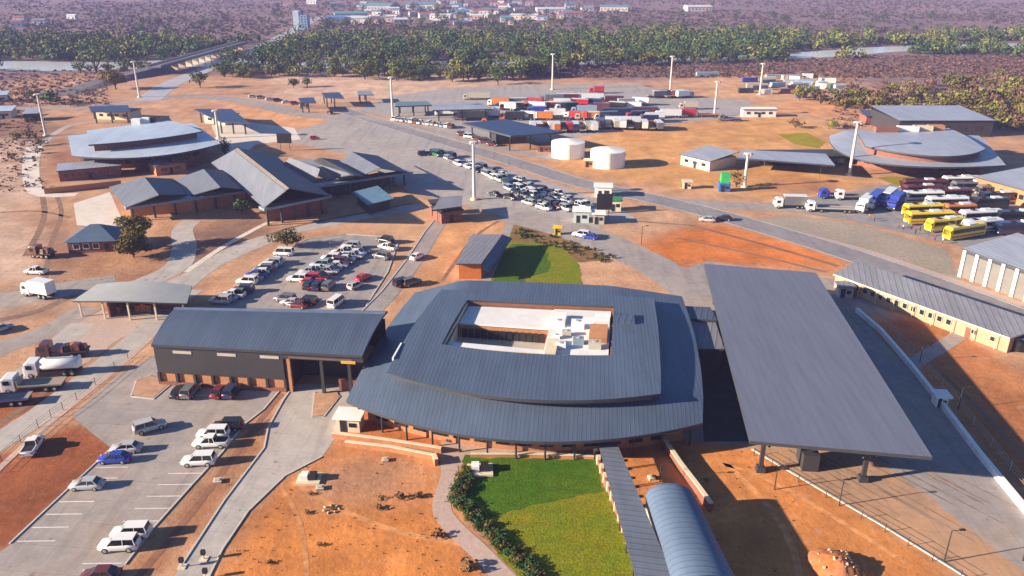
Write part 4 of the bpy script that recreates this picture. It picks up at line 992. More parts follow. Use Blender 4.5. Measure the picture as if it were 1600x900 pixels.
# far town
def town():
    rnd = random.Random(11)
    A1 = thing('tower_block', 'tallest pale blue block beside the far end of the approach road', 'building', G(472, 45)); p = G(472, 45)
    for dx, w, h, m in ((-4, 6, 18, mat('pale blue render', (.50, .60, .66), .7)), (3.6, 8, 14, mat('mid blue render', (.25, .36, .5), .7))):
        k = MB(); k.box((p.x+dx, p.y, h/2), (w, 12, h), m); k.build('block', A1)
    for i in range(5):
        for j in range(2):
            k = MB(); k.box((p.x+2+3.4*j, p.y-6.05, 2+2.6*i), (1.6, .15, 1.2), GLASSB); k.build('window', A1)
    WALLC = [mat('far white wall', (.62, .61, .6), .8, .1, .3), mat('far cream wall', (.55, .47, .4), .8, .1, .3), mat('far pink wall', (.5, .33, .3), .8, .1, .3), mat('far grey wall', (.36, .37, .4), .8, .1, .3)]
    RC = [mat('far pale roof', (.55, .56, .58), .6, .1, .3), mat('far teal roof', (.10, .26, .30), .6, .1, .3), mat('far red roof', (.32, .12, .09), .7, .1, .3), mat('far blue roof', (.10, .2, .42), .6, .1, .3), mat('far grey roof', (.2, .21, .24), .6, .1, .3)]
    big = [(525, 37, 20, 7, 0, 3), (560, 36, 30, 6, 0, 0), (630, 37, 22, 5, 3, 0), (548, 28, 40, 6, 3, 1), (690, 30, 26, 5, 0, 0), (820, 30, 34, 5, 1, 0), (760, 22, 36, 5, 0, 2), (860, 19, 40, 5, 0, 0), (890, 28, 30, 6, 1, 2), (590, 16, 50, 7, 3, 1), (660, 14, 45, 7, 0, 1), (960, 17, 40, 6, 1, 1), (1090, 17, 36, 6, 1, 0)]
    names = ['white', 'cream', 'pink', 'grey']; rn = ['pale', 'teal', 'red', 'blue', 'grey']
    spots = list(big)
    for i in range(70):
        y = rnd.uniform(5, 40); x = rnd.gauss(700, 110) if i % 3 else rnd.uniform(480, 930)
        spots.append((x, y, rnd.uniform(9, 18), rnd.uniform(3.5, 5.5), rnd.randrange(4), rnd.randrange(5)))
    for i in range(5): spots.append((rnd.uniform(15, 140), rnd.uniform(28, 52), rnd.uniform(9, 14), 5, 0, rnd.randrange(5)))
    houses = []
    for i, (x, y, w, h, a, b) in enumerate(spots):
        p = G(x, y); dp = w*rnd.uniform(.5, .8); rz = rnd.uniform(-.3, .3)
        k = MB(); k.box((0, 0, h/2), (w, dp, h), WALLC[a], 0)
        rh = h*.35
        k.add([(-w/2-.5, -dp/2-.5, h+.01), (w/2+.5, -dp/2-.5, h+.01), (w/2+.5, dp/2+.5, h+.01), (-w/2-.5, dp/2+.5, h+.01), (-w/2-.5, 0, h+rh), (w/2+.5, 0, h+rh)], [[0, 1, 5, 4], [2, 3, 4, 5], [1, 2, 5], [3, 0, 4], [3, 2, 1, 0]], RC[b])
        for s in range(max(2, int(w/5))):
            k.box((-w/2+(s+.5)*w/max(2, int(w/5)), -dp/2-.04, h*.5), (1.6, .1, 1.5), GLASS)
        o = k.build('town_house', off=p); o.rotation_euler.z = rz
        where = 'front' if y > 27 else 'rear'
        size = 'long' if w > 28 else ('medium' if w > 16 else 'small')
        side = 'near tower' if x < 620 else ('mid town' if x < 780 else 'right end')
        if x < 200: where = 'outskirts'; side = 'in hazy bush'
        tag(o, f'{size} {names[a]} house with {rn[b]} roof, town {where}, {side}', 'house', 'houses of the far town'); houses.append(o)
town()
tell_apart([o for o in COL.objects if o.name.startswith('town_house')])

for k, (x, y, w, lb) in enumerate(((6, 186, 26, 'pale roofed house cut by the left edge among brown scrub, the upper one'), (2, 160, 20, 'pale roofed house at the far left edge, the rear one'), (50, 190, 22, 'grey roofed low house beside the far left mast'))):
    a = G(x-w/2, y); b = G(x+w/2, y-1); box_hall('bush_house', lb, [(x-w/2, y), (x+w/2, y-1)], 8, 3.2, PLAST if k < 2 else CHAR, ROOFL if k < 2 else ROOFM, 'house', 1.0, 2)
# ================================================================== vehicles
PAINTS = {'white': (.76, .76, .75), 'silver': (.42, .43, .45), 'grey': (.14, .145, .155), 'black': (.018, .018, .022), 'dark red': (.16, .018, .02), 'red': (.50, .025, .03), 'blue': (.025, .05, .36), 'pale blue': (.30, .42, .52), 'dark blue': (.02, .03, .085), 'beige': (.50, .44, .34), 'green': (.03, .16, .07), 'yellow': (.80, .58, .02), 'maroon': (.12, .03, .03), 'orange': (.60, .17, .02), 'brown': (.16, .08, .05)}
def paint(c): return mat('paint '+c, PAINTS[c], .28, .03, 1.5, spec=.6, obj=True, coat=.5)
def sec(x, z0, z1, hw, top=.86):
    return [(x, -hw, z0+.12), (x, -hw*.93, z0), (x, hw*.93, z0), (x, hw, z0+.12), (x, hw, z0+(z1-z0)*.62), (x, hw*top, z1), (x, -hw*top, z1), (x, -hw, z0+(z1-z0)*.62)]
def glass_loft(mb, xb0, xb1, xt0, xt1, zb, zt, hb, ht, m):
    b = [(xb0, -hb, zb), (xb1, -hb, zb), (xb1, hb, zb), (xb0, hb, zb)]; t = [(xt0, -ht, zt), (xt1, -ht, zt), (xt1, ht, zt), (xt0, ht, zt)]
    mb.add(b+t, [[0, 1, 5, 4], [1, 2, 6, 5], [2, 3, 7, 6], [3, 0, 4, 7], [4, 5, 6, 7]], m)
CARS = {}
def car_parts(kind, color):
    """list of (part name, MB, location, sub-parts) for one car, nose towards +x"""
    P = paint(color); parts = []; body = MB(); cab = MB(); roof = MB()
    if kind == 'sedan':
        L = 4.5; S_ = [(-2.25, .36, .74, .74), (-2.15, .25, .92, .84), (-1.4, .22, .98, .88), (-.2, .2, .95, .89), (.9, .2, .93, .89), (1.9, .24, .80, .84), (2.25, .34, .62, .70)]
        C_ = (-1.75, 1.15, -1.15, .30, .93, 1.43, .80, .60); wx = 1.35; wr = .31
    elif kind == 'hatch':
        L = 3.9; S_ = [(-1.95, .34, .92, .72), (-1.85, .25, 1.0, .82), (-1.2, .22, .99, .84), (0, .2, .96, .85), (.9, .2, .93, .85), (1.6, .24, .82, .80), (1.93, .34, .64, .66)]
        C_ = (-1.86, 1.05, -1.5, .25, .95, 1.48, .77, .60); wx = 1.2; wr = .30
    elif kind == 'suv':
        L = 4.7; S_ = [(-2.35, .45, 1.1, .82), (-2.25, .34, 1.2, .90), (-1.2, .30, 1.18, .93), (0, .3, 1.15, .93), (1.0, .3, 1.12, .93), (2.0, .34, 1.02, .89), (2.35, .45, .82, .76)]
        C_ = (-2.2, 1.15, -2.0, .45, 1.13, 1.80, .84, .70); wx = 1.42; wr = .38
    elif kind == 'pickup':
        L = 5.2; S_ = [(-2.6, .5, .98, .84), (-2.5, .4, 1.04, .90), (-.9, .36, 1.04, .92), (0, .34, 1.10, .92), (1.1, .34, 1.08, .92), (2.2, .38, .98, .88), (2.6, .5, .78, .74)]
        C_ = (-.75, 1.3, -.55, .55, 1.06, 1.76, .83, .68); wx = 1.6; wr = .39
    else:  # minibus
        L = 4.9; S_ = [(-2.45, .4, 1.15, .82), (-2.38, .3, 1.25, .88), (-1, .28, 1.25, .9), (.6, .28, 1.22, .9), (1.5, .28, 1.15, .9), (2.2, .32, 1.0, .86), (2.45, .42, .8, .74)]
        C_ = (-2.36, 1.95, -2.25, 1.35, 1.2, 1.98, .84, .74); wx = 1.5; wr = .34
    body.loft([sec(*s) for s in S_], P, True, True)
    if kind == 'pickup': body.box((-1.6, 0, 1.06), (1.6, 1.5, .05), BLACKP); body.box((-2.45, 0, 1.1), (.1, 1.7, .1), P); body.box((-1.6, .83, 1.1), (1.7, .1, .12), P); body.box((-1.6, -.83, 1.1), (1.7, .1, .12), P)
    xb0, xb1, xt0, xt1, zb, zt, hb, ht = C_
    glass_loft(cab, xb0, xb1, xt0, xt1, zb-.08, zt, hb, ht, CGLASS)
    # roof panel and pillars
    roof.box(((xt0+xt1)/2, 0, zt+.02), (xt1-xt0+.06, 2*ht+.05, .07), P)
    for sx, sb, st in ((1, xb1, xt1), (1, xb0, xt0)):
        for s in (-1, 1):
            roof.cyl((sb, s*hb*1.0, zb-.06), (st, s*ht*1.0, zt), .06, .05, P, 4, False, False)
    xm = (xt0+xt1)/2
    for s in (-1, 1): roof.cyl((xm, s*hb*1.0, zb-.06), (xm, s*ht*1.0, zt), .06, .05, P, 4, False, False)
    parts.append(('body', body)); parts.append(('windows', cab)); parts.append(('roof_panel', roof))
    for sx in (-1, 1):
        for s in (-1, 1):
            hw = S_[3][3]; w = MB(); w.cyl((sx*wx, s*(hw-.19), wr), (sx*wx, s*(hw+.02), wr), wr, wr, TYRE, 14)
            rm = MB(); rm.cyl((sx*wx, s*(hw+.022), wr), (sx*wx, s*(hw+.04), wr), wr*.62, wr*.55, RIM, 10)
            parts.append(('wheel', w)); parts.append(('>rim', rm))
    for s in (-1, 1):
        x, z0, z1, hw = S_[-2]; h = MB(); h.box((x+.14, s*hw*.78, z0+(z1-z0)*.66), (.3, .34, .16), LAMPW); parts.append(('headlight', h))
        x, z0, z1, hw = S_[1]; h = MB(); h.box((x-.06, s*hw*.82, z0+(z1-z0)*.72), (.12, .26, .2), LAMPR); parts.append(('tail_light', h))
    return parts
def car_meshes(kind, color, merged):
    k = (kind, color, merged)
    if k not in CARS:
        ps = car_parts(kind, color)
        if merged:
            M = MB()
            for n, p in ps:
                for mi_, mm in enumerate(p.mats):
                    pass
                base = len(M.v); M.v.extend(p.v)
                for f, i, s in zip(p.f, p.m, p.sm): M.f.append([base+q for q in f]); M.m.append(M.mi(p.mats[i])); M.sm.append(s)
            CARS[k] = M.mesh(kind+'_car')
        else: CARS[k] = [(n, p.mesh(n.lstrip('>'))) for n, p in ps]
    return CARS[k]
NAMEOF = {'sedan': 'sedan_car', 'hatch': 'hatchback_car', 'suv': 'estate_car', 'pickup': 'pickup_truck', 'minibus': 'minibus'}
WORD = {'sedan': 'saloon car', 'hatch': 'hatchback', 'suv': 'tall off-roader', 'pickup': 'pickup', 'minibus': 'minibus'}
def hang(r, ms):
    last = r
    for n, me in ms:
        c = link(bpy.data.objects.new(n.lstrip('>'), me))
        if n[0] == '>': c.parent = last
        else: c.parent = r; last = c
def link(o): COL.objects.link(o); return o
def car(kind, color, loc, deg, label, group=None, merged=False):
    cat = {'pickup': 'pickup', 'minibus': 'minibus'}.get(kind, 'car'); ms = car_meshes(kind, color, merged); z = .025
    if merged:
        o = link(bpy.data.objects.new(NAMEOF[kind], ms)); o.location = (loc[0], loc[1], z); o.rotation_euler.z = R(deg); return tag(o, label, cat, group)
    r = thing(NAMEOF[kind], label, cat, (loc[0], loc[1], z), R(deg), group)
    hang(r, ms)
    return r
def dirang(a, b):
    A = G(*a); B = G(*b); d = B-A; return math.degrees(math.atan2(d.y, d.x))
NG = 'cars in the near car park'
for kind, col, px, deg, lab in [
    ('suv', 'silver', (235, 672), 35, 'silver off-roader standing loose in the aisle of the near car park'),
    ('suv', 'black', (356, 671), 182, 'black off-roader at the top of the right hand parking row'),
    ('suv', 'white', (334, 683), 181, 'white off-roader just below the black one in the right hand row'),
    ('pickup', 'white', (331, 697), 181, 'white pickup touching the row of white vehicles below the black off-roader'),
    ('suv', 'white', (312, 725), 183, 'white off-roader with dark glass parked alone in the right hand row'),
    ('sedan', 'silver', (198, 705), 184, 'silver saloon parked directly behind the bright blue car'),
    ('sedan', 'blue', (180, 721), 184, 'bright blue saloon, the only blue one in the near car park'),
    ('sedan', 'silver', (137, 762), 182, 'pale silver saloon parked alone against the left kerb'),
    ('suv', 'white', (206, 838), 183, 'farther of the two white off-roaders side by side at the bottom left'),
    ('suv', 'white', (188, 857), 183, 'nearer of the two white off-roaders side by side at the bottom left'),
    ('sedan', 'maroon', (158, 904), 183, 'dark maroon saloon cut by the bottom edge of the picture'),
    ('sedan', 'black', (282, 616), 85, 'black saloon, leftmost of the cars nosed up to the wing'),
    ('suv', 'grey', (299, 616), 85, 'grey off-roader, second of the cars nosed up to the wing'),
    ('sedan', 'dark red', (344, 616), 85, 'dark red saloon, third of the cars nosed up to the wing'),
    ('suv', 'dark blue', (364, 616), 85, 'dark blue off-roader, rightmost of the cars nosed up to the wing'),
]: car(kind, col, G(*px), deg, lab, NG)
# loose cars
for kind, col, px, deg, lab in [
    ('pickup', 'white', (57, 428), 172, 'white pickup on the sandy track left of the blue roofed house'),
    ('sedan', 'silver', (2, 517), 60, 'silver car cut by the left edge on the pale track'),
    ('sedan', 'white', (652, 404), 62, 'white car driving up the footway lane past the middle car park'),
    ('suv', 'black', (630, 446), 40, 'black off-roader left of the pair behind the terminal roof'),
    ('suv', 'grey', (643, 445), 40, 'grey off-roader right of the pair behind the terminal roof'),
    ('sedan', 'blue', (921, 373), 158, 'blue saloon on the plaza road beside the upper lawn'),
    ('suv', 'white', (908, 370), 158, 'white off-roader followed by the blue saloon on the plaza road'),
    ('hatch', 'red', (492, 218), 10, 'red hatchback alone on the pale plaza in the upper left'),
    ('sedan', 'maroon', (515, 178), 130, 'maroon car on the approach lane near the bay canopies'),
    ('sedan', 'black', (1131, 344), 165, 'black car on the main road above the orange soil'),
    ('sedan', 'silver', (1105, 346), 165, 'silver car on the main road verge above the orange soil'),
    ('pickup', 'white', (53, 702), 100, 'small white pickup on the dark red soil at the left'),
]: car(kind, col, G(*px), deg, lab, 'cars on their own about the site')
# middle car park
MG = 'cars in the middle car park'
rnd = random.Random(21)
def row(a, b, n, kinds, cols, lab, deg, group, merged=False, jit=.25):
    A = G(*a); B = G(*b)
    for i in range(n):
        p = lerp(A, B, i/(n-1) if n > 1 else 0)+Vector((rnd.uniform(-jit, jit), rnd.uniform(-jit, jit), 0))
        k = kinds[i % len(kinds)]; c = cols[i % len(cols)]
        car(k, c, p, deg+rnd.uniform(-3, 3), lab.format(c=c, k=WORD[k], o=ORD[i], i=i), group, merged)
KW = ['suv', 'sedan', 'pickup', 'hatch', 'suv', 'sedan']
row((346, 474), (381, 456), 5, KW, ['silver', 'pale blue', 'white', 'grey', 'dark blue'], '{c} {k}, {o} of the left row nearest the wing roof', 172, MG)
row((388, 443), (432, 410), 8, KW, ['white', 'silver', 'blue', 'white', 'grey', 'white', 'silver', 'white'], '{c} {k}, {o} from below in the left row of the middle car park', 174, MG)
row((466, 440), (548, 388), 11, KW, ['white', 'silver', 'silver', 'white', 'pale blue', 'grey', 'white', 'red', 'white', 'white', 'silver'], '{c} {k}, {o} from below in the front side of the double row', 174, MG)
row((486, 444), (565, 394), 11, ['sedan', 'suv', 'hatch', 'pickup', 'sedan'], ['red', 'red', 'black', 'silver', 'grey', 'white', 'maroon', 'white', 'silver', 'white', 'grey'], '{c} {k}, {o} from below in the back side of the double row', 354, MG)
row((486, 450), (512, 451), 3, ['suv'], ['black', 'dark blue', 'grey'], '{c} {k}, {o} in the short dark row below the red cars', 80, MG)
for kind, col, px, deg, lab in [
    ('minibus', 'white', (444, 399), 174, 'white minibus beside the olive shrub at the car park corner'),
    ('sedan', 'red', (568, 437), 60, 'red saloon alone on the right side of the middle car park'),
    ('hatch', 'silver', (555, 450), 60, 'silver hatchback below the lone red saloon'),
    ('minibus', 'white', (526, 477), 72, 'white minibus at the lower edge of the middle car park by the wing roof'),
    ('suv', 'black', (602, 379), 150, 'black off-roader in the far right corner of the middle car park'),
    ('pickup', 'white', (606, 390), 150, 'white pickup in the far right corner of the middle car park'),
    ('suv', 'grey', (597, 404), 150, 'grey off-roader near the right kerb of the middle car park'),
    ('suv', 'grey', (446, 471), 165, 'grey off-roader close behind the wing ridge'),
    ('sedan', 'silver', (455, 476), 165, 'silver saloon close behind the wing ridge'),
    ('sedan', 'dark red', (466, 480), 165, 'dark red saloon close behind the wing ridge'),
    ('suv', 'black', (480, 475), 165, 'black off-roader close behind the wing ridge'),
]: car(kind, col, G(*px), deg, lab, MG)
# the long queue on the plaza: six lanes
QG = 'cars queueing on the plaza'
lanes = [((690, 240), (915, 322), 13, .30), ((682, 244), (908, 325), 13, .25), ((700, 252), (893, 327), 12, .22), ((735, 263), (880, 328), 12, .15), ((790, 288), (870, 325), 8, .1), ((797, 298), (856, 326), 6, .1), ((775, 306), (845, 326), 4, .1)]
QC = ['silver', 'white', 'grey', 'black', 'white', 'pale blue', 'silver', 'dark blue', 'maroon', 'white', 'black', 'silver', 'green', 'grey']
for li, (a, b, n, gap) in enumerate(lanes):
    A = G(*a); B = G(*b); ang = dirang(a, b)
    for i in range(n):
        t = (i+rnd.uniform(-.2, .2))/(n-1)
        if rnd.random() < gap and t < .4: continue
        p = lerp(A, B, t)+Vector((rnd.uniform(-.5, .5), rnd.uniform(-.5, .5), 0)); k = ['sedan', 'hatch', 'suv', 'pickup', 'minibus'][rnd.choice([0, 0, 1, 2, 2, 3, 4])]; c = QC[rnd.randrange(len(QC))]
        car(k, c, p, ang+rnd.choice([0, 0, 180])+rnd.uniform(-4, 4), f'{c} {WORD[k]}, {ORD[i]} from the left in the {ORD[li]} lane of the plaza queue', QG, True)
row((662, 243), (690, 239), 4, ['suv', 'sedan'], ['black', 'silver', 'dark blue', 'white'], '{c} {k}, {o} of the small row at the left end of the plaza', 20, QG, True)
row((618, 188), (706, 200), 14, ['minibus', 'suv', 'pickup', 'sedan'], ['white', 'silver', 'white', 'pale blue', 'white', 'brown', 'white', 'silver'], '{c} {k}, {o} from the mast in the line along the truck yard edge', 70, 'cars lined along the truck yard edge', True)
row((722, 212), (770, 228), 5, ['suv', 'minibus'], ['maroon', 'white', 'brown', 'maroon', 'dark red'], '{c} {k}, {o} beside the main road under the deep blue canopy', 340, 'cars beside the deep blue canopy', True)
row((395, 152), (475, 166), 7, ['sedan', 'suv'], ['white', 'silver', 'white', 'black', 'white', 'red', 'silver'], '{c} {k}, {o} on the approach lanes left of the bay canopies', 20, 'cars on the approach lanes', True)

# ------------------------------------------------------------------ trucks and buses
def wheels(parts, xs, hw, r=.5):
    for x in xs:
        for s in (-1, 1):
            w = MB(); w.cyl((x, s*(hw-.42), r), (x, s*hw, r), r, r, TYRE, 14); parts.append(('wheel', w)); w = MB(); w.cyl((x, s*hw, r), (x, s*(hw+.02), r), r*.5, r*.4, RIM, 8); parts.append(('>rim', w))
def truck_parts(cabc, kind, loadc, L=11.0):
    """nose towards +x, origin at mid length"""
    P = paint(cabc); parts = []; x1 = L/2; cab = MB()
    def cs(x, z0, z1, hw): return [(x, -hw, z0), (x, hw, z0), (x, hw, z1-.2), (x, hw*.9, z1), (x, -hw*.9, z1), (x, -hw, z1-.2)]
    cab.loft([cs(x1-2.3, .7, 3.0, 1.22), (cs(x1-.9, .6, 3.05, 1.22)), cs(x1-.35, .55, 2.75, 1.2), cs(x1, .5, 1.75, 1.15)], P); parts.append(('cab', cab))
    w = MB(); w.add([(x1-.02, -1.0, 1.8), (x1-.02, 1.0, 1.8), (x1-.36, 1.05, 2.62), (x1-.36, -1.05, 2.62)], [[0, 1, 2, 3]], CGLASS)
    for s in (-1, 1): w.box((x1-1.1, s*1.22, 2.1), (1.0, .06, .75), CGLASS)
    w.box((x1-.2, 0, 2.2), (.1, 2.0, .8), CGLASS); parts.append(('windscreen', w))
    b = MB(); b.box((x1+.03, 0, .8), (.2, 2.3, .45), BLACKP); parts.append(('bumper', b))
    ch = MB(); ch.box((-.6, 0, .85), (L-1.2, 1.0, .3), STEELD); parts.append(('chassis', ch))
    x0 = -L/2; xl = x1-2.7; M = paint(loadc); ld = MB()
    if kind == 'box':
        ld.box(((x0+xl)/2, 0, 2.5), (xl-x0, 2.5, 2.7), M)
        for i in range(int((xl-x0)/1.2)): 
            for s in (-1, 1): ld.box((x0+.6+i*1.2, s*1.26, 2.5), (.07, .04, 2.6), M)
        parts.append(('cargo_box', ld))
    elif kind == 'tanker':
        n = 12; secs = []
        for x, k in ((x0, .8), (x0+.25, 1), (xl-.25, 1), (xl, .8)): secs.append([(x, 1.22*k*math.cos(2*PI*i/n), 2.1+1.0*k*math.sin(2*PI*i/n)) for i in range(n)])
        ld.loft(secs, M, True, True); ld.box(((x0+xl)/2, 0, 3.12), ((xl-x0)*.7, .5, .12), STEELG); parts.append(('tank', ld))
    elif kind == 'flat':
        ld.box(((x0+xl)/2, 0, 1.2), (xl-x0, 2.5, .22), mat('truck deck', (.30, .25, .20), .85, obj=True)); ld.box((xl, 0, 1.8), (.12, 2.4, 1.2), M)
        for s in (-1, 1): ld.box(((x0+xl)/2, s*1.24, 1.36), (xl-x0, .06, .2), M)
        parts.append(('flatbed', ld))
    elif kind == 'load':
        ld.box(((x0+xl)/2, 0, 1.2), (xl-x0, 2.5, .22), STEELD); rr = random.Random(4)
        parts.append(('flatbed', ld)); c = MB()
        for i in range(6):
            x = lerp(x0+.8, xl-.8, i/5); c.box((x, rr.uniform(-.3, .3), 1.7+rr.uniform(0, .4)), (rr.uniform(.9, 1.5), rr.uniform(1.2, 2.1), rr.uniform(.8, 1.5)), [M, paint('maroon'), paint('orange'), STEELD][i % 4], rr.uniform(-.4, .4), .8)
        parts.append(('load', c))
    else:  # curtain
        ld.box(((x0+xl)/2, 0, 2.45), (xl-x0, 2.5, 2.6), M); ld.box(((x0+xl)/2, 0, 3.79), (xl-x0+.05, 2.54, .1), paint('white')); parts.append(('curtain_side', ld))
    wheels(parts, [x1-1.2, x0+1.2, x0+2.5] + ([x1-4.2] if L > 12 else []), 1.22)
    for s in (-1, 1): h = MB(); h.box((x1+.12, s*.9, .95), (.06, .35, .22), LAMPW); parts.append(('headlight', h))
    return parts
def bus_parts(color, band, L=12.0):
    P = paint(color); parts = []; b = MB(); h = L/2
    def cs(x, z0, z1, hw): return [(x, -hw, z0), (x, hw, z0), (x, hw, z1-.35), (x, hw*.82, z1), (x, -hw*.82, z1), (x, -hw, z1-.35)]
    b.loft([cs(-h, .6, 3.2, 1.2), cs(-h+.25, .4, 3.45, 1.26), cs(h-.5, .4, 3.5, 1.26), cs(h, .5, 3.0, 1.2)], P); parts.append(('body', b))
    g = MB()
    for s in (-1, 1): g.box((-.1, s*1.25, 2.35), (L-1.4, .08, 1.05), CGLASS)
    parts.append(('windows', g)); g = MB(); g.box((h-.08, 0, 2.1), (.16, 2.2, 1.5), CGLASS); parts.append(('windscreen', g))
    g = MB()
    for s in (-1, 1): g.box((0, s*1.262, 1.0), (L-1.2, .05, .42), paint(band))
    parts.append(('stripe', g)); g = MB(); g.box((-1.5, 0, 3.6), (2.6, 1.7, .28), paint('white')); g.box((2.5, 0, 3.57), (1.2, 1.2, .2), BLACKP); parts.append(('roof_unit', g))
    wheels(parts, [h-2.6, -h+3.2, -h+1.9], 1.24, .5)
    for s in (-1, 1): q = MB(); q.box((h, s*.9, .9), (.1, .4, .22), LAMPW); parts.append(('headlight', q))
    for s in (-1, 1): q = MB(); q.box((h+.15, s*1.38, 2.5), (.35, .12, .5), BLACKP); parts.append(('mirror', q))
    return parts
HEAVY = {}
def heavy(name, cat, key, fn, loc, deg, label, group, merged=False):
    k = (key, merged)
    if k not in HEAVY:
        ps = fn()
        if merged:
            M = MB()
            for n, p in ps:
                base = len(M.v); M.v.extend(p.v)
                for f, i, s in zip(p.f, p.m, p.sm): M.f.append([base+q for q in f]); M.m.append(M.mi(p.mats[i])); M.sm.append(s)
            HEAVY[k] = M.mesh(name)
        else: HEAVY[k] = [(n, p.mesh(n.lstrip('>'))) for n, p in ps]
    if merged:
        o = link(bpy.data.objects.new(name, HEAVY[k])); o.location = (loc[0], loc[1], .04); o.rotation_euler.z = R(deg); return tag(o, label, cat, group)
    r = thing(name, label, cat, (loc[0], loc[1], .04), R(deg), group)
    hang(r, HEAVY[k])
    return r
def truck(cabc, kind, loadc, L, loc, deg, label, group, merged=False): return heavy({'tanker': 'tanker_truck', 'flat': 'flatbed_truck', 'load': 'flatbed_truck'}.get(kind, 'cargo_truck'), 'truck', (cabc, kind, loadc, L), lambda: truck_parts(cabc, kind, loadc, L), loc, deg, label, group, merged)
def bus(color, band, L, loc, deg, label, group='coaches in the bus yard'): return heavy('coach', 'bus', ('bus', color, band, L), lambda: bus_parts(color, band, L), loc, deg, label, group)
TG = 'trucks on the red soil at the left'
truck('maroon', 'load', 'maroon', 8.5, G(101, 557), 188, 'dark red truck heaped with dark scrap, farthest of three trucks at the left', TG)
truck('white', 'tanker', 'white', 9.0, G(86, 585), 188, 'white tanker truck, middle of three trucks at the left', TG)
truck('white', 'flat', 'beige', 9.5, G(55, 609), 188, 'white cab flatbed truck with empty pale deck, nearest of three at the left', TG)
truck('dark blue', 'flat', 'blue', 8.0, G(8, 632), 190, 'blue flatbed truck cut by the left edge beside the empty flatbed', TG)
truck('white', 'box', 'white', 7.5, G(62, 463), 160, 'white box truck in shade on the sandy track, left of the carport', TG)
truck('brown', 'load', 'brown', 6.0, G(68, 402), 170, 'brown scrap truck on the bare soil left of the blue roofed house', TG)
BG = 'vehicles in the bus yard'
truck('white', 'curtain', 'grey', 9.0, G(1233, 325), 176, 'white cab truck with grey violet cargo box, leftmost in the bus yard', BG)
truck('white', 'flat', 'silver', 13.0, G(1295, 331), 172, 'long empty flatbed trailer truck between the grey box truck and the blue truck', BG)
truck('blue', 'flat', 'blue', 8.0, G(1300, 310), 176, 'blue flatbed truck on the dirt behind the empty flatbed', BG)
truck('white', 'box', 'blue', 12.0, G(1365, 322), 232, 'white truck with blue side parked slantwise beside the coaches', BG)
truck('blue', 'curtain', 'dark blue', 11.0, G(1385, 318), 232, 'dark blue truck parked slantwise behind the white and blue one', BG)
bus('yellow', 'orange', 13.0, G(1450, 349), 186, 'yellow coach parked behind the other yellow coaches, long black window band')
bus('yellow', 'red', 12.5, G(1505, 371), 202, 'bright yellow coach nearest the main road, turned slightly, with red stripe')
bus('orange', 'yellow', 9.0, G(1496, 337), 186, 'short amber coach behind the long yellow coaches')
bus('maroon', 'white', 13, G(1480, 312), 184, 'maroon coach with white front near the yellow lawn strip')
bus('maroon', 'black', 14, G(1442, 297), 182, 'dark maroon coach right below the yellow lawn strip')
bus('grey', 'white', 13, G(1518, 300), 182, 'grey coach with white roof behind the maroon coach')
bus('white', 'black', 12, G(1477, 325), 184, 'white roofed coach with dark side between maroon and yellow coaches')
bus('black', 'black', 10, G(1545, 327), 184, 'black coach to the right of the white roofed coach')
bus('white', 'green', 12, G(1530, 347), 188, 'white and green coach right of the amber coach')
bus('white', 'blue', 11, G(1532, 362), 192, 'white coach close behind the bright yellow one')
bus('black', 'red', 13, G(1590, 348), 184, 'black coach with pale roof at the right edge, the farther one')
bus('dark blue', 'maroon', 13, G(1592, 366), 184, 'dark navy coach at the right edge, the nearer one')
row_ = [('maroon', 'white', 1440, 306), ('white', 'red', 1500, 292), ('grey', 'blue', 1555, 306), ('black', 'orange', 1560, 318), ('white', 'maroon', 1440, 316)]
for i, (c, b_, x, y) in enumerate(row_): bus(c, b_, 12, G(x, y), 184, f'{c} coach with {b_} stripe in the packed rear rows of the bus yard')
bus('yellow', 'black', 11, G(1440, 337), 186, 'yellow coach tucked between the amber coach and the white roofed coaches')
bus('yellow', 'white', 11, G(1475, 360), 196, 'yellow coach with white stripe, between the two other yellow coaches')
for i, (c, k, l, x, y, a) in enumerate((('white', 'curtain', 'white', 1350, 328, 232), ('blue', 'box', 'blue', 1398, 324, 232), ('white', 'flat', 'grey', 1330, 312, 178))):
    truck(c, k, l, 10, G(x, y), a, [f'white truck leading the slanted row beside the coaches', 'blue box truck ending the slanted row beside the coaches', 'white cab truck with grey flatbed behind the slanted row'][i], BG)
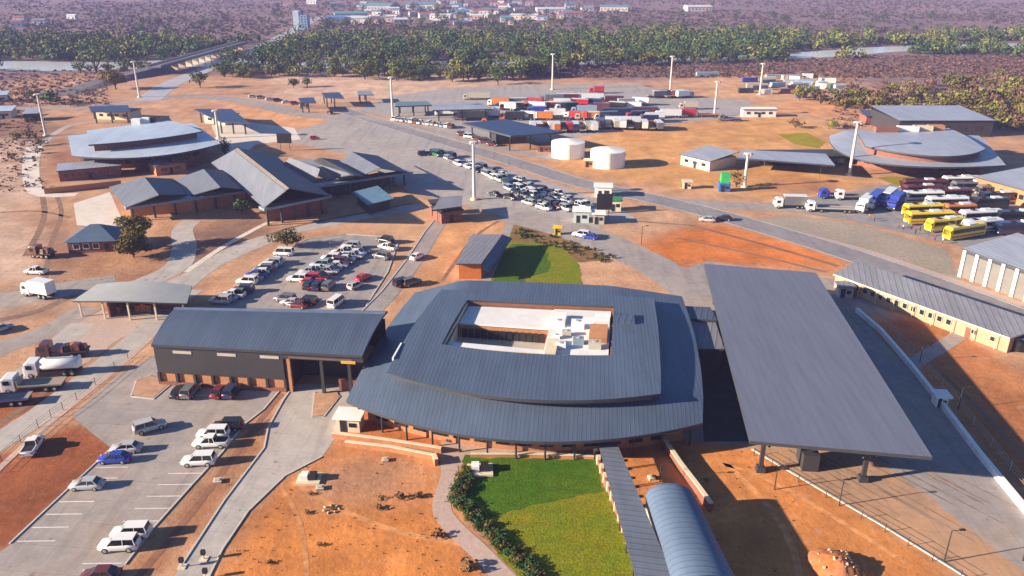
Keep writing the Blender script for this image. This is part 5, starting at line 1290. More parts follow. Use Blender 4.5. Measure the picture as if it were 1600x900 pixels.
# far truck yard: px, angle, cab, kind, load, length
YG = 'trucks in the far truck yard'
yard = [
    ((968, 196), 178, 'white', 'box', 'white', 18, 'long bright white trailer truck in the front row of the truck yard'),
    ((1043, 184), 178, 'white', 'box', 'white', 12, 'white box truck left of the bright red one'),
    ((1071, 183), 178, 'red', 'box', 'red', 9, 'bright red box truck in the right part of the truck yard'),
    ((1103, 183), 178, 'white', 'flat', 'red', 13, 'red flatbed behind the bright red box truck'),
    ((1000, 180), 178, 'maroon', 'box', 'maroon', 16, 'big maroon trailer truck in the truck yard'),
    ((1012, 192), 178, 'maroon', 'curtain', 'dark blue', 9, 'maroon cab truck with navy curtain side below the big maroon trailer'),
    ((975, 171), 178, 'white', 'box', 'white', 12, 'white trailer truck behind the navy trailer, left of the maroon one'),
    ((960, 182), 178, 'dark blue', 'box', 'dark blue', 16, 'navy blue trailer truck above the long bright white trailer'),
    ((912, 178), 178, 'pale blue', 'box', 'pale blue', 12, 'pale blue trailer truck in the middle of the truck yard'),
    ((955, 162), 178, 'maroon', 'box', 'maroon', 12, 'maroon box truck behind the white trailers'),
    ((918, 158), 178, 'white', 'box', 'white', 16, 'white trailer truck in the rear row of the truck yard'),
    ((932, 146), 178, 'red', 'box', 'red', 8, 'lone red box truck on the empty concrete at the back of the yard'),
    ((882, 158), 178, 'maroon', 'curtain', 'maroon', 14, 'wine coloured curtain truck in the rear row'),
    ((862, 160), 178, 'grey', 'box', 'grey', 12, 'grey trailer truck left of the wine coloured one'),
    ((866, 183), 178, 'white', 'box', 'white', 10, 'white box truck beside a blue cab, left part of the yard'),
    ((838, 178), 178, 'blue', 'curtain', 'blue', 9, 'blue curtain truck left of the white box truck'),
    ((822, 170), 178, 'orange', 'box', 'orange', 10, 'orange truck in the left part of the yard'),
    ((800, 172), 178, 'maroon', 'curtain', 'maroon', 12, 'dark wine curtain truck left of the orange truck'),
    ((770, 196), 178, 'orange', 'flat', 'orange', 10, 'orange flatbed truck just behind the deep blue canopy'),
    ((765, 184), 178, 'white', 'box', 'white', 9, 'white box truck behind the deep blue canopy'),
    ((777, 180), 90, 'dark blue', 'curtain', 'dark blue', 8, 'navy truck standing end-on behind the deep blue canopy'),
    ((735, 187), 178, 'grey', 'curtain', 'grey', 16, 'long grey truck behind the deep blue canopy'),
    ((745, 156), 178, 'beige', 'box', 'beige', 14, 'beige trailer truck along the left rear of the yard'),
    ((880, 168), 178, 'white', 'tanker', 'silver', 12, 'silver tanker truck in the rear half of the yard'),
    ((700, 181), 178, 'white', 'box', 'white', 12, 'white trailer truck left of the pale shelter roof front'),
    ((1075, 171), 178, 'beige', 'box', 'beige', 9, 'beige box truck behind the red box truck'),
    ((1140, 189), 178, 'grey', 'flat', 'blue', 10, 'grey flatbed on the right apron of the yard'),
]
for px, a, c, k, l, L, lab in yard: truck(c, k, l, L, G(*px), a, lab, YG, True)
rnd2 = random.Random(8)
cols = ['white', 'dark blue', 'orange', 'maroon', 'white', 'grey', 'black', 'beige', 'red', 'white']
for i in range(11):
    c = cols[i % 10]; truck(c, ['box', 'curtain', 'flat'][i % 3], cols[(i*3) % 10], 9+i % 3, G(832+9.5*i, 204+.3*(i % 3)), 93+rnd2.uniform(-4, 4), f'{c} truck standing end-on, {ORD[i]} from the left in the tight row behind the tanks', YG, True)
for i in range(9):
    c = cols[(i*7+3) % 10]; truck(c, ['box', 'flat', 'curtain'][i % 3], cols[(i*3+1) % 10], 10, G(940+11*i, 199+.4*i), 88+rnd2.uniform(-4, 4), f'{c} cab truck, {ORD[i]} from the left in the front right row of the yard', YG, True)
for i in range(6):
    c = cols[(i*3+2) % 10]; truck(c, ['box', 'flat', 'curtain'][(i+1) % 3], cols[(i+4) % 10], 10, G(1025+9*i, 152+(i % 2)), 20+rnd2.uniform(-8, 8), f'{c} truck, {ORD[i]} from left in the row along the sandy edge of the yard', YG, True)
for i in range(30):
    c = cols[(i*7+i//10) % 10]; l = cols[(i*3+2+i//5) % 10]; r_i = i//10; x = 780+(i % 10)*24+r_i*10+rnd2.uniform(-4, 4); y = (165, 172, 188)[r_i]+rnd2.uniform(-1.5, 1.5)
    truck(c, ['box', 'curtain', 'box', 'flat'][i % 4], l, 11, G(x, y), 178+rnd2.uniform(-22, 16), f'{c} truck with {l} load, {ORD[i % 10]} from left in the {("rear", "middle", "front")[r_i]} inner row', YG, True)
# containers and scrap yard on the orange clearing at the upper right
def container(color, px, deg, L, label):
    p = G(*px); P = paint(color); m = MB(); m.box((0, 0, 1.3), (L, 2.4, 2.6), P)
    n = int(L/.6)
    for s in (-1, 1):
        for i in range(n): m.box((-L/2+.3+i*L/n, s*1.22, 1.3), (.22, .06, 2.4), P)
    o = m.build('shipping_container', off=p); o.rotation_euler.z = R(deg); tag(o, label, 'container', 'containers and trailers on the sandy clearing')
cc = ['white', 'beige', 'white', 'pale blue', 'brown', 'silver', 'white', 'grey', 'white', 'beige', 'white', 'beige']
for i in range(26):
    x = 1170+rnd2.uniform(0, 150); y = 122+rnd2.uniform(0, 26)-(x-1170)*.01; c = cc[i % 12]
    L = [6, 12, 6, 9][i % 4]
    container(c, (x, y), rnd2.uniform(-20, 20), L, f'{c} {"long" if L > 8 else "short"} container on the {"left" if x < 1220 else ("middle" if x < 1270 else "right")} of the sandy clearing')
for c, px, L, lab in [('blue', (1171, 128), 9, 'blue container stacked beside the far mast on the sandy clearing'), ('black', (1165, 145), 8, 'black container below the far mast'), ('green', (1303, 139), 6, 'green container at the right end of the sandy clearing'), ('blue', (1251, 153), 5, 'small blue container in front of the pale ones on the clearing'), ('pale blue', (1105, 119), 14, 'pale blue long container behind the truck yard')]:
    container(c, px, 5, L, lab)
tell_apart([o for o in COL.objects if o.name.startswith('shipping_container')])
# ================================================================== trees and scrub
def leafmat(name, a, b, rough=.8):
    m = bpy.data.materials.new(name); m.use_nodes = True; t = NT(m)
    g = t.new('ShaderNodeNewGeometry'); oi = t.new('ShaderNodeObjectInfo')
    c = t.mix(g.outputs['Random Per Island'], a, b)
    c = t.mul(c, t.math('MULTIPLY', t.rng(oi.outputs['Random'], 0, 1, .72, 1.3), t.rng(t.noise(g.outputs['Position'], .35, 3), .3, .7, .75, 1.25)))
    t.l.new(c, t.b.inputs['Base Color']); t.b.inputs['Roughness'].default_value = rough; t.b.inputs['Specular IOR Level'].default_value = .2
    return m
L_OLIVE = leafmat('olive leaves', (.050, .045, .008), (.16, .115, .015))
L_DARK = leafmat('dark green leaves', (.022, .058, .018), (.065, .115, .028))
L_MID = leafmat('mid green leaves', (.045, .085, .018), (.12, .15, .030))
L_YEL = leafmat('yellow green leaves', (.10, .115, .018), (.21, .20, .04))
L_DRY = leafmat('dry brown leaves', (.10, .06, .03), (.20, .12, .06))
L_SCRUB = leafmat('bare scrub', (.12, .07, .06), (.25, .15, .12))
L_FAR = leafmat('far bush', (.085, .072, .062), (.19, .145, .12))
BARK = mat('bark', (.10, .075, .055), .95, .2, 3, bump=.3, obj=True)
def leaves(mb, rnd, centers, n, size, m):
    for _ in range(n):
        c, r, rz = rnd.choices(centers, weights=[q[1] for q in centers])[0]
        u = rnd.uniform(-1, 1); a = rnd.uniform(0, 2*PI); s = math.sqrt(1-u*u); k = rnd.uniform(.62, 1.06)
        p = Vector((c[0]+r*k*s*math.cos(a), c[1]+r*k*s*math.sin(a), c[2]+rz*k*u))
        nrm = Vector((s*math.cos(a), s*math.sin(a), u+.25))+Vector((rnd.uniform(-.7, .7), rnd.uniform(-.7, .7), rnd.uniform(-.5, .5))); nrm.normalize()
        x = nrm.orthogonal().normalized(); y = nrm.cross(x); t = rnd.uniform(0, 2*PI); x, y = x*math.cos(t)+y*math.sin(t), y*math.cos(t)-x*math.sin(t)
        w = size*rnd.uniform(.6, 1.3); h = w*rnd.uniform(.5, .9)
        mb.add([p-x*w*.5, p-y*h*.5+x*w*.1, p+x*w*.55, p+y*h*.5], [[0, 1, 2, 3]], m)
def prune(mb):
    """drop leaves that float away from the crown"""
    V = np.array(mb.v); F = mb.f; C = np.array([V[f].mean(0) for f in F]); Sz = np.array([(V[f].max(0)-V[f].min(0)).max() for f in F]); keep = []
    for i in range(len(F)):
        d = np.sqrt(((C-C[i])**2).sum(1)); keep.append((d < .85*Sz[i]).sum() >= 4)
    m2 = MB()
    for i, f in enumerate(F):
        if keep[i]: m2.add([mb.v[q] for q in f], [[0, 1, 2, 3]], mb.mats[mb.m[i]])
    return m2
def tree_mb(seed, h, r, n, size, m, trunkfrac=.3, clumps=8, shrub=False):
    rnd = random.Random(seed); cr = MB(); tr = MB(); cs = []
    base = h*trunkfrac; hh = (h-base)/2
    for i in range(clumps):
        a = 2*PI*i/clumps+rnd.uniform(-.5, .5); q = rnd.uniform(.25, .68)*r; z = base+hh*rnd.uniform(.45, 1.5)
        k = rnd.uniform(.34, .56); cs.append(((q*math.cos(a), q*math.sin(a), z), r*k, hh*k*1.0))
    cs.append(((0, 0, base+hh), r*.7, hh*.75)); cs.append(((0, 0, base+hh*1.35), r*.5, hh*.55)); cs.append(((rnd.uniform(-.2, .2)*r, 0, base+hh*.7), r*.6, hh*.5))
    leaves(cr, rnd, cs, n, size, m)
    tr.cyl((0, 0, -.1), (0, 0, base+hh*.4), h*.032+.05, h*.02+.03, BARK, 7)
    for c, k, z in cs:
        tr.cyl((0, 0, base*.75), (c[0]*.8, c[1]*.8, c[2]), h*.015+.03, h*.006+.01, BARK, 5)
    return (prune(cr) if n < 1000 else cr), tr
TREES = {}
def merged_mesh(cr, tr, name):
    M = MB()
    for p in (cr, tr):
        base = len(M.v); M.v.extend(p.v)
        for f, i, s in zip(p.f, p.m, p.sm): M.f.append([base+q for q in f]); M.m.append(M.mi(p.mats[i])); M.sm.append(s)
    return M.mesh(name)
def near_tree(name, label, cat, px, h, r, n, size, m, seed, tf=.25, clumps=8, group=None):
    cr, tr = tree_mb(seed, h, r, n, size, m, tf, clumps); root = thing(name, label, cat, G(*px), group=group)
    for nm, mb in (('crown', cr), ('trunk', tr)):
        c = link(bpy.data.objects.new(nm, mb.mesh(nm))); c.parent = root
    return root
near_tree('olive_tree', 'big olive green tree beside the blue roofed house, the farther upper crown', 'tree', (216, 388), 9.0, 4.9, 2600, .55, L_OLIVE, 1)
near_tree('olive_tree', 'lower front olive green tree merging with the big one beside the blue roofed house', 'tree', (209, 402), 6.0, 4.6, 2200, .55, L_OLIVE, 2, .1)
near_tree('olive_tree', 'small round olive tree at the corner of the middle car park', 'tree', (449, 386), 4.6, 4.6, 1500, .5, L_OLIVE, 3, .15)
near_tree('cypress_tree', 'narrow dark green tree right of the left crescent hall', 'tree', (353, 248), 8.5, 2.8, 900, .6, L_DARK, 4, .1)
near_tree('shade_tree', 'dark green tree in front of the saw tooth hall', 'tree', (378, 335), 5.0, 3.4, 900, .5, L_DARK, 5, .15)
near_tree('dry_tree', 'brown leafed tree behind the saw tooth roofs under the crescent hall', 'tree', (290, 266), 6.5, 5.0, 1100, .6, L_DRY, 6, .2)
near_tree('shade_tree', 'olive tree by the bridge approach at the upper left', 'tree', (181, 140), 12, 9.0, 1200, 1.1, L_OLIVE, 7, .2)
near_tree('shade_tree', 'dark tree beside the left mast', 'tree', (80, 163), 8, 5.5, 700, .9, L_DARK, 8, .2)
near_tree('shade_tree', 'small yellow green tree beside the left mast', 'tree', (55, 158), 7, 5.0, 600, .9, L_YEL, 9, .2)
near_tree('shade_tree', 'bright green tree where the approach road meets the wood', 'tree', (313, 137), 10, 7.0, 800, 1.1, L_MID, 10, .15)
for i, (x, y) in enumerate(((459, 137), (480, 136))): near_tree('clearing_tree', ['left', 'right'][i]+' small round tree of the pair on the sandy clearing', 'tree', (x, y), 6, 4, 400, .9, L_MID, 12+i, .2)
near_tree('clearing_tree', 'dark tree at the right end of the sandy clearing', 'tree', (778, 132), 9, 7.5, 700, 1.0, L_DARK, 14, .2)
near_tree('clearing_tree', 'tree standing forward of the wood behind the mast', 'tree', (619, 126), 13, 7.0, 800, 1.1, L_MID, 15, .25)
near_tree('shrub', 'rust brown bush on the dry ground left of the right crescent hall', 'bush', (1243, 200), 4.5, 5, 700, .6, L_DRY, 16, .05)
near_tree('shrub', 'yellow green bush on the dry ground left of the right crescent hall', 'bush', (1301, 201), 4.2, 4.4, 700, .6, L_YEL, 17, .05)
near_tree('shrub', 'olive bush beside the pale mast right of the pump house', 'bush', (1150, 292), 6, 3.2, 700, .5, L_OLIVE, 18, .05)
# hedge plants beside the lower lawn
HG = 'hedge plants beside the lawn'
rnd = random.Random(33)
pl = smooth([G(722, 738), G(716, 765), G(712, 785), G(735, 806), G(768, 840), G(810, 882), G(832, 908)], 6)
proto = [merged_mesh(*tree_mb(50+i, 1.5, 1.15, 260, .30, [L_DARK, L_OLIVE, L_DARK][i], .02, 6), 'hedge_shrub') for i in range(3)]
k = 0
for i in range(0, len(pl)-1):
    for j in range(5):
        p = lerp(pl[i], pl[i+1], rnd.random())+Vector((rnd.uniform(-.5, 1.3), rnd.uniform(-.5, .6), 0))
        ty = rnd.choice([0, 0, 1, 2])
        o = link(bpy.data.objects.new('hedge_shrub', proto[ty])); o.location = (p.x, p.y, .02); o.rotation_euler.z = rnd.uniform(0, 6); s = rnd.uniform(.5, .95); o.scale = (s, s, s*.7)
        tag(o, ('olive' if ty == 1 else 'dark green')+' shrub in the hedge along the pink path and the lawn', 'shrub', HG)
rnd = random.Random(34)
for i in range(60):
    t = rnd.random(); a = lerp(G(808, 360), G(945, 402), t); p = a+Vector((rnd.uniform(-3.5, 3.5), rnd.uniform(-5, 1.5), 0)); ty = rnd.choice([1, 1, 2, 0])
    o = link(bpy.data.objects.new('border_shrub', proto[ty])); o.location = (p.x, p.y, .02); o.rotation_euler.z = rnd.uniform(0, 6); s = rnd.uniform(.35, .8); o.scale = (s, s, s)
    tag(o, ('olive' if ty == 1 else 'dark green')+' low shrub in the dry border above the upper lawn', 'shrub', 'border shrubs above the upper lawn')
protod = [merged_mesh(*tree_mb(70+i, .8, .8, 130, .22, [L_DRY, L_OLIVE][i], .02, 5), 'dry_bush') for i in range(2)]
for i, (x, y, lab) in enumerate([(625, 779, 'left dry bush of the clump on the orange soil'), (655, 777, 'right dry bush of the clump on the orange soil'), (592, 795, 'front dry bush of the clump on the orange soil'), (595, 779, 'small green bush behind the front dry bush'), (682, 838, 'reddish dry bush beside the pink path'), (730, 890, 'large dry bush at the bottom edge beside the pink path'), (485, 773, 'dry weed below the left cream plinth'), (520, 796, 'weed beside the pale stone ring'), (480, 802, 'tiny weed left of the stone ring'), (500, 852, 'faint weed on the open orange soil'), (420, 880, 'weed patch near the driveway edge'), (1024, 748, 'weed in the soil strip right of the walkway roof'), (1104, 752, 'yellowish weed in the shade right of the stepped wall'), (552, 640, 'weed at the left terminal corner'), (625, 672, 'green weed under the terminal eaves'), (700, 690, 'weed under the middle of the terminal eaves')]):
    o = link(bpy.data.objects.new('dry_bush', protod[1 if 'green' in lab or 'yellow' in lab else 0])); p = G(x, y); o.location = (p.x, p.y, 0); s = [1.4, 1.2, 1.1, .9, 1.6, 2.2][i] if i < 6 else .8; o.scale = (s*1.2, s, s*.8); o.rotation_euler.z = i
    tag(o, lab, 'bush')
# riverside wood: 290 trees of their own, the rest one mass
FOREST = []
for i, (mm, lab, nm) in enumerate(((L_DARK, 'dark green riverside tree', 'riverside_tree'), (L_MID, 'mid green riverside tree', 'riverside_tree'), (L_YEL, 'yellow green riverside tree', 'riverside_tree'), (L_DARK, 'dark green riverside tree', 'riverside_tree'), (L_MID, 'mid green riverside tree', 'riverside_tree'))):
    FOREST.append((merged_mesh(*tree_mb(100+i, [13, 11, 9, 16, 12][i], [7.5, 8, 7, 7.5, 9][i], 720, 1.15, mm, .12, [7, 10, 8, 9, 11][i]), nm), lab))
rnd = random.Random(44)
def front(x): # pixel row of the near edge of the wood
    P = [(-200, 118), (0, 96), (120, 96), (250, 104), (330, 126), (430, 121), (600, 122), (740, 126), (835, 122), (900, 104), (1000, 99), (1130, 97), (1250, 91), (1400, 84), (1600, 88), (1900, 95)]
    for (a, ya), (b, yb) in zip(P, P[1:]):
        if a <= x <= b: return lerp(ya, yb, (x-a)/(b-a))
def back(x):
    P = [(-200, 62), (0, 60), (340, 70), (430, 58), (600, 58), (760, 56), (1000, 56), (1250, 57), (1400, 66), (1600, 58), (1900, 55)]
    for (a, ya), (b, yb) in zip(P, P[1:]):
        if a <= x <= b: return lerp(ya, yb, (x-a)/(b-a))
def on_road(p):
    for a, b in (((262, 134), (310, 113)), ((310, 113), (372, 90)), ((372, 90), (430, 62)), ((430, 62), (480, 38)), ((258, 112), (372, 78))):
        A = G(*a); B = G(*b); d = B-A; t = max(0, min(1, (p-A).dot(d)/d.dot(d)))
        if (A+d*t-p).length < 15: return True
    return False
RIVERPX = smooth([G(*p) for p in [(-700, 108), (-200, 104), (0, 102), (110, 104), (300, 99), (450, 99), (620, 102), (800, 99), (1000, 94), (1250, 86.5), (1390, 77), (1550, 72), (1900, 64)]])
def on_river(p, w=24):
    for a, b in zip(RIVERPX, RIVERPX[1:]):
        d = b-a; t = max(0, min(1, (p-a).dot(d)/d.dot(d)))
        if (a+d*t-p).length < w: return True
    return False
spots = []
while len(spots) < 1750:
    x = rnd.uniform(-150, 1750); f = front(x); b = back(x); t = rnd.random()
    y = lerp(f, b, t**1.0)
    p = G(x, y)
    if rnd.random() > (430/max(p.y, 430))**-1.2*.5: continue
    if on_road(p) or on_river(p, 5 if 330 < x < 1225 else 24): continue
    if 330 < x < 1250 or x <= 330 or rnd.random() < .5: spots.append((p, x, f-y))
bank = []
for (xa, xb, n) in ((560, 1228, 46), (1300, 1350, 5), (1422, 1500, 7), (1520, 1760, 16), (-150, -5, 8), (118, 235, 9)):
    for i in range(n):
        x = lerp(xa, xb, (i+rnd.random())/n);
        y = front(x)+rnd.uniform(-3, 3)
        if x < 250: y = rnd.uniform(109, 114)
        bank.append((G(x, min(y+4, 124) if on_river(G(x, y)) else y), x, 1))
spots = bank+spots
n_bank = len(bank)
spots.sort(key=lambda s: s[0].length)
n_ind = 0; mass = []
for p, x, dep in spots:
    if n_ind < 280:
        ty = rnd.choice([0, 1, 2, 2, 1, 4]) if dep < 12 else rnd.choice([0, 3, 0, 1, 4, 2])
        o = link(bpy.data.objects.new('riverside_tree', FOREST[ty][0])); s = .42+.95*rnd.random()**1.6; o.location = (p.x, p.y, 0); o.rotation_euler.z = rnd.uniform(0, 6); o.scale = (s*rnd.uniform(.9, 1.2), s, s*rnd.uniform(.85, 1.15))
        where = 'left of the approach road' if x < 330 else ('behind the sandy clearing' if x < 830 else ('behind the truck yard' if x < 1200 else 'beyond the bush on the right'))
        tag(o, f'{FOREST[ty][1]} in the wood {where}', 'tree', 'trees of the riverside wood'); n_ind += 1
    else: mass.append((p, .4+.85*rnd.random()**1.4))
mb = MB()
for p, s in mass:
    h = 12*s; r = 8*s
    cs = [((p.x+rnd.uniform(-.4, .4)*r, p.y+rnd.uniform(-.4, .4)*r, h*rnd.uniform(.4, .62)), r*rnd.uniform(.5, .7), h*.36) for _ in range(4)]
    leaves(mb, rnd, cs, 80, 2.0, rnd.choice([L_DARK, L_DARK, L_MID, L_YEL]))
mb.build('distant_wood', kind='stuff')
# bushes right of the clearing
B2 = [(merged_mesh(*tree_mb(140+i, 4.2, 3.6, 260, .75, mm, .06, 7), 'bush'), lab) for i, (mm, lab) in enumerate(((L_OLIVE, 'olive bush'), (L_YEL, 'yellow green bush'), (L_DRY, 'brown bush'), (L_SCRUB, 'bare grey brown bush')))]
cnt = 0
while cnt < 280:
    x = rnd.uniform(1230, 1680); y = rnd.uniform(112, 205)
    lo = lerp(150, 120, (x-1230)/400); hi = lerp(156, 205, min(1, (x-1230)/300))
    if not (lo < y < hi) or (x < 1560 and y > 186): continue
    p = G(x, y); ty = rnd.choice([0, 0, 1, 1, 2]) if y > lo+10 else rnd.choice([2, 3, 0, 1])
    o = link(bpy.data.objects.new('bush', B2[ty][0])); s = rnd.uniform(.8, 1.75); o.location = (p.x, p.y, 0); o.rotation_euler.z = rnd.uniform(0, 6); o.scale = (s, s, s*rnd.uniform(.8, 1.3)); cnt += 1
    tag(o, f'{B2[ty][1]} in the thicket behind the right crescent hall, {"front" if y > 165 else "rear"} part', 'bush', 'bushes of the right thicket')
# scrub on the plain: one mass
def scrub(name, n, region, size, m, seed, dens=1.0):
    rnd = random.Random(seed); mb = MB(); k = 0
    while k < n:
        x, y = region(rnd)
        p = G(x, y)
        if on_road(p) or on_river(p, 26): continue
        s = size*rnd.uniform(.5, 1.4)
        for _ in range(5):
            a = rnd.uniform(0, PI); dx, dy = math.cos(a)*s*.5, math.sin(a)*s*.5; ox, oy = rnd.uniform(-.4, .4)*s, rnd.uniform(-.4, .4)*s; z = rnd.uniform(.1, .4)*s; t = rnd.uniform(-.3, .3)*s
            mb.add([(p.x+ox-dx, p.y+oy-dy, z), (p.x+ox+dy*.6, p.y+oy-dx*.6, z+t*.5), (p.x+ox+dx, p.y+oy+dy, z+t+.15*s), (p.x+ox-dy*.5+t, p.y+oy+dx*.5, z+.35*s)], [[0, 1, 2, 3]], m)
        k += 1
    mb.build(name, kind='stuff')
scrub('dry_scrub', 4200, lambda r: (r.uniform(780, 1750), r.uniform(88, 122)), 2.0, L_SCRUB, 1)
scrub('dry_scrub', 1500, lambda r: (r.uniform(1300, 1800), r.uniform(95, 200)), 1.8, L_SCRUB, 2)
scrub('dry_scrub', 1400, lambda r: (r.uniform(-200, 170), r.uniform(108, 165)), 1.5, L_SCRUB, 3)
scrub('dry_scrub', 500, lambda r: (r.uniform(-100, 70), r.uniform(165, 300)), .9, L_SCRUB, 4)
def farreg(r):
    Y = 660*(1900/660)**r.random(); hw = Y*.72; X = r.uniform(-hw, hw)
    if math.sin(X*.011+1.7*math.sin(Y*.006))+math.sin(Y*.017+X*.004)+.8*math.sin(X*.05+Y*.03) < r.uniform(-2.2, 1.2): return farreg(r)
    dz = -CAMH; f = Y*math.cos(PITCH)-dz*math.sin(PITCH); u = Y*math.sin(PITCH)+dz*math.cos(PITCH)
    return (800+FPX*X/f, 450-FPX*u/f)
scrub('far_bushland', 16000, farreg, 3.0, L_FAR, 5)
scrub('weeds', 500, lambda r: r.choice([(r.uniform(350, 690), r.uniform(720, 900)), (r.uniform(1080, 1250), r.uniform(700, 900)), (r.uniform(100, 260), r.uniform(395, 440)), (r.uniform(300, 430), r.uniform(345, 420)), (r.uniform(880, 1180), r.uniform(325, 440)), (r.uniform(1000, 1300), r.uniform(195, 300))]), .17, L_OLIVE, 6)

# trees of the far town and lone trees on the plain
rnd = random.Random(77)
for i in range(160):
    town_ = i < 105
    x, y = (rnd.gauss(690, 130), rnd.uniform(8, 48)) if town_ else (rnd.uniform(20, 1580), rnd.uniform(24, 56))
    p = G(x, y); ty = rnd.choice([0, 1, 3, 0, 4]); o = link(bpy.data.objects.new('plain_tree', FOREST[ty][0])); s = rnd.uniform(.45, .95); o.location = (p.x, p.y, 0); o.rotation_euler.z = i; o.scale = (s*1.2, s*1.2, s)
    tag(o, FOREST[ty][1].replace('riverside', 'hazy')+(' among the houses of the far town' if town_ else ' standing on the hazy plain beyond the river'), 'tree', 'trees beyond the river')
for i in range(34):
    x, y = rnd.uniform(-20, 130), rnd.uniform(150, 250)
    if x > 70 and y > 185: continue
    p = G(x, y); ty = rnd.choice([0, 2, 3, 2]); o = link(bpy.data.objects.new('bush', B2[ty][0])); s = rnd.uniform(.5, 1.0); o.location = (p.x, p.y, 0); o.rotation_euler.z = i; o.scale = (s, s, s)
    tag(o, B2[ty][1]+' in the brown scrub at the far left edge', 'bush', 'bushes at the far left')
# ================================================================== masts, lamps, signs, people, rubble
def mast(px_base, h, label, lamps=True, w=.55):
    p = G(*px_base); root = thing('floodlight_mast', label, 'mast', p, group='tall floodlight masts')
    k = MB(); k.cyl((p.x, p.y, 0), (p.x, p.y, h), w, w*.62, MASTM, 10); k.build('pole', root)
    k = MB(); k.cyl((p.x, p.y, 0), (p.x, p.y, .5), w*2.2, w*2.0, PLAST, 10); k.build('base', root)
    k = MB(); k.cyl((p.x, p.y, h), (p.x, p.y, h+.35), 1.15, 1.15, MASTM, 12); k.build('ring', root)
    for i in range(6):
        a = 2*PI*i/6; k = MB(); k.box((p.x+1.25*math.cos(a), p.y+1.25*math.sin(a), h-.05), (.55, .5, .5), STEELG, a); k.build('floodlight', root)
for px, h, lab in [((741, 312), 17.2, 'pale floodlight mast at the picture centre above the queueing cars'), ((614, 187), 18.5, 'pale floodlight mast at the left end of the truck yard'), ((863, 140), 19, 'pale floodlight mast behind the truck yard, left of two'), ((1047, 141), 18, 'pale floodlight mast behind the truck yard, right of two'), ((1116, 182), 15.5, 'pale floodlight mast on the right apron of the truck yard'), ((1327, 274), 17.5, 'thick pale floodlight mast beside the green screen'), ((1163, 292), 10.5, 'short grey floodlight mast right of the pump house'), ((218, 152), 18, 'floodlight mast beside the approach road at the upper left'), ((72, 212), 16.5, 'floodlight mast in the brown ground at the far left'), ((1187, 148), 16, 'far floodlight mast on the sandy clearing'), ((342, 216), 11, 'grey lamp mast beside the checkpoint canopy')]: mast(px, h, lab)
def lamp(px, h, label, arm=1.2, ang=0):
    p = G(*px); root = thing('lamp_post', label, 'lamp post', p, group='thin lamp posts')
    k = MB(); k.cyl((p.x, p.y, 0), (p.x, p.y, h), .09, .06, STEELD, 6); k.build('pole', root)
    k = MB(); q = (p.x+arm*math.cos(ang), p.y+arm*math.sin(ang), h+.1); k.cyl((p.x, p.y, h-.05), q, .05, .04, STEELD, 5); k.box((q[0], q[1], h+.12), (.7, .28, .14), BLACKP, ang); k.build('lamp_head', root)
for px, lab, h in [((1210, 765), 'thin post just left of the canopy front column', 3.2), ((1311, 790), 'thin lamp post on the kerb below the canopy edge', 4.2), ((1475, 878), 'thin lamp post on the kerb at the lower right', 4.6), ((1598, 876), 'lamp post at the right edge of the lower paving', 3.6), ((1437, 566), 'thin post on the shaded red soil', 3.2), ((1497, 640), 'lamp post in the shaded soil beside the guard hut', 4), ((1002, 383), 'thin post on the orange soil above the big canopy', 5), ((950, 345), 'post beside the black billboard', 3.5), ((893, 712), 'thin post in front of the terminal near the lawn', 2.6), ((852, 717), 'second thin post along the lawn edge wall', 2.6), ((1031, 752), 'thin post on the soil between walkway and stepped wall', 3.0)]: lamp(px, h, lab)
for k, (x, y) in enumerate(((285, 886), (319, 874), (322, 903))):
    p = G(x, y); root = thing('signal_post', ['left', 'far right', 'near right'][k]+' of three black headed posts on the driveway at the bottom left', 'post', p, group='black headed posts on the driveway')
    m = MB(); m.cyl((p.x, p.y, 0), (p.x, p.y, .75), .07, .07, STEELG, 6); m.build('pole', root); m = MB(); m.box((p.x, p.y, 1.05), (.5, .4, .6), BLACKP); m.build('head', root); m = MB(); m.box((p.x, p.y, .06), (.9, .9, .12), PLAST); m.build('base', root)
def billboard(px, w, h, clear, label, face, rz=0):
    p = G(*px); root = thing('billboard', label, 'billboard', p)
    m = MB(); m.box((p.x, p.y, clear+h/2), (w, .3, h), face, rz); m.build('panel', root)
    for s in (-1, 1): m = MB(); q = (p.x+s*w*.32*math.cos(rz), p.y+s*w*.32*math.sin(rz)+.22); m.cyl((q[0], q[1], 0), (q[0], q[1], clear+h), .1, .1, STEELD, 6); m.build('post', root)
billboard((944, 334), 4.4, 4.6, 1.2, 'black square billboard beside the queueing cars', BLACKP)
billboard((446, 236), 5.4, 3.6, 3.0, 'black billboard on a stand on the pale plaza at the upper left', BLACKP)
kiosk('guard_hut', 'cream hut with green roof right of the black billboard', (961, 328), (3.2, 3.0), 3.2, PLAST, mat('green roof', (.04, .22, .08), .6, .1, 1))
kiosk('guard_hut', 'white hut behind the black billboard', (942, 306), (5, 4), 3.2, WHITEW, WHITEW)
kiosk('guard_hut', 'pale booth with blue glass on the plaza below the queue', (908, 345), (4.2, 4), 3.2, mat('booth wall', (.50, .56, .56), .6), WHITEW)
kiosk('guard_hut', 'small grey booth right of the pale plaza booth', (935, 348), (3, 3), 2.8, PLASTG, WHITEW)
kiosk('guard_hut', 'tiny yellow booth on the plaza road', (871, 366), (1.6, 1.4), 1.9, mat('signal yellow', (.75, .5, .02), .6), mat('signal yellow', (.75, .5, .02), .6))
kiosk('guard_hut', 'small cream box on the dry ground right of the main road', (1073, 294), (2.4, 2.2), 2.2, PLAST, PLAST)
kiosk('storage_tank', 'green topped blue water container beside the short grey mast', (1131, 298), (3.4, 3), 2.6, mat('blue plastic', (.03, .12, .42), .5), mat('green plastic', (.03, .42, .12), .5), cat='tank', ov=-.4, rh=3.0)
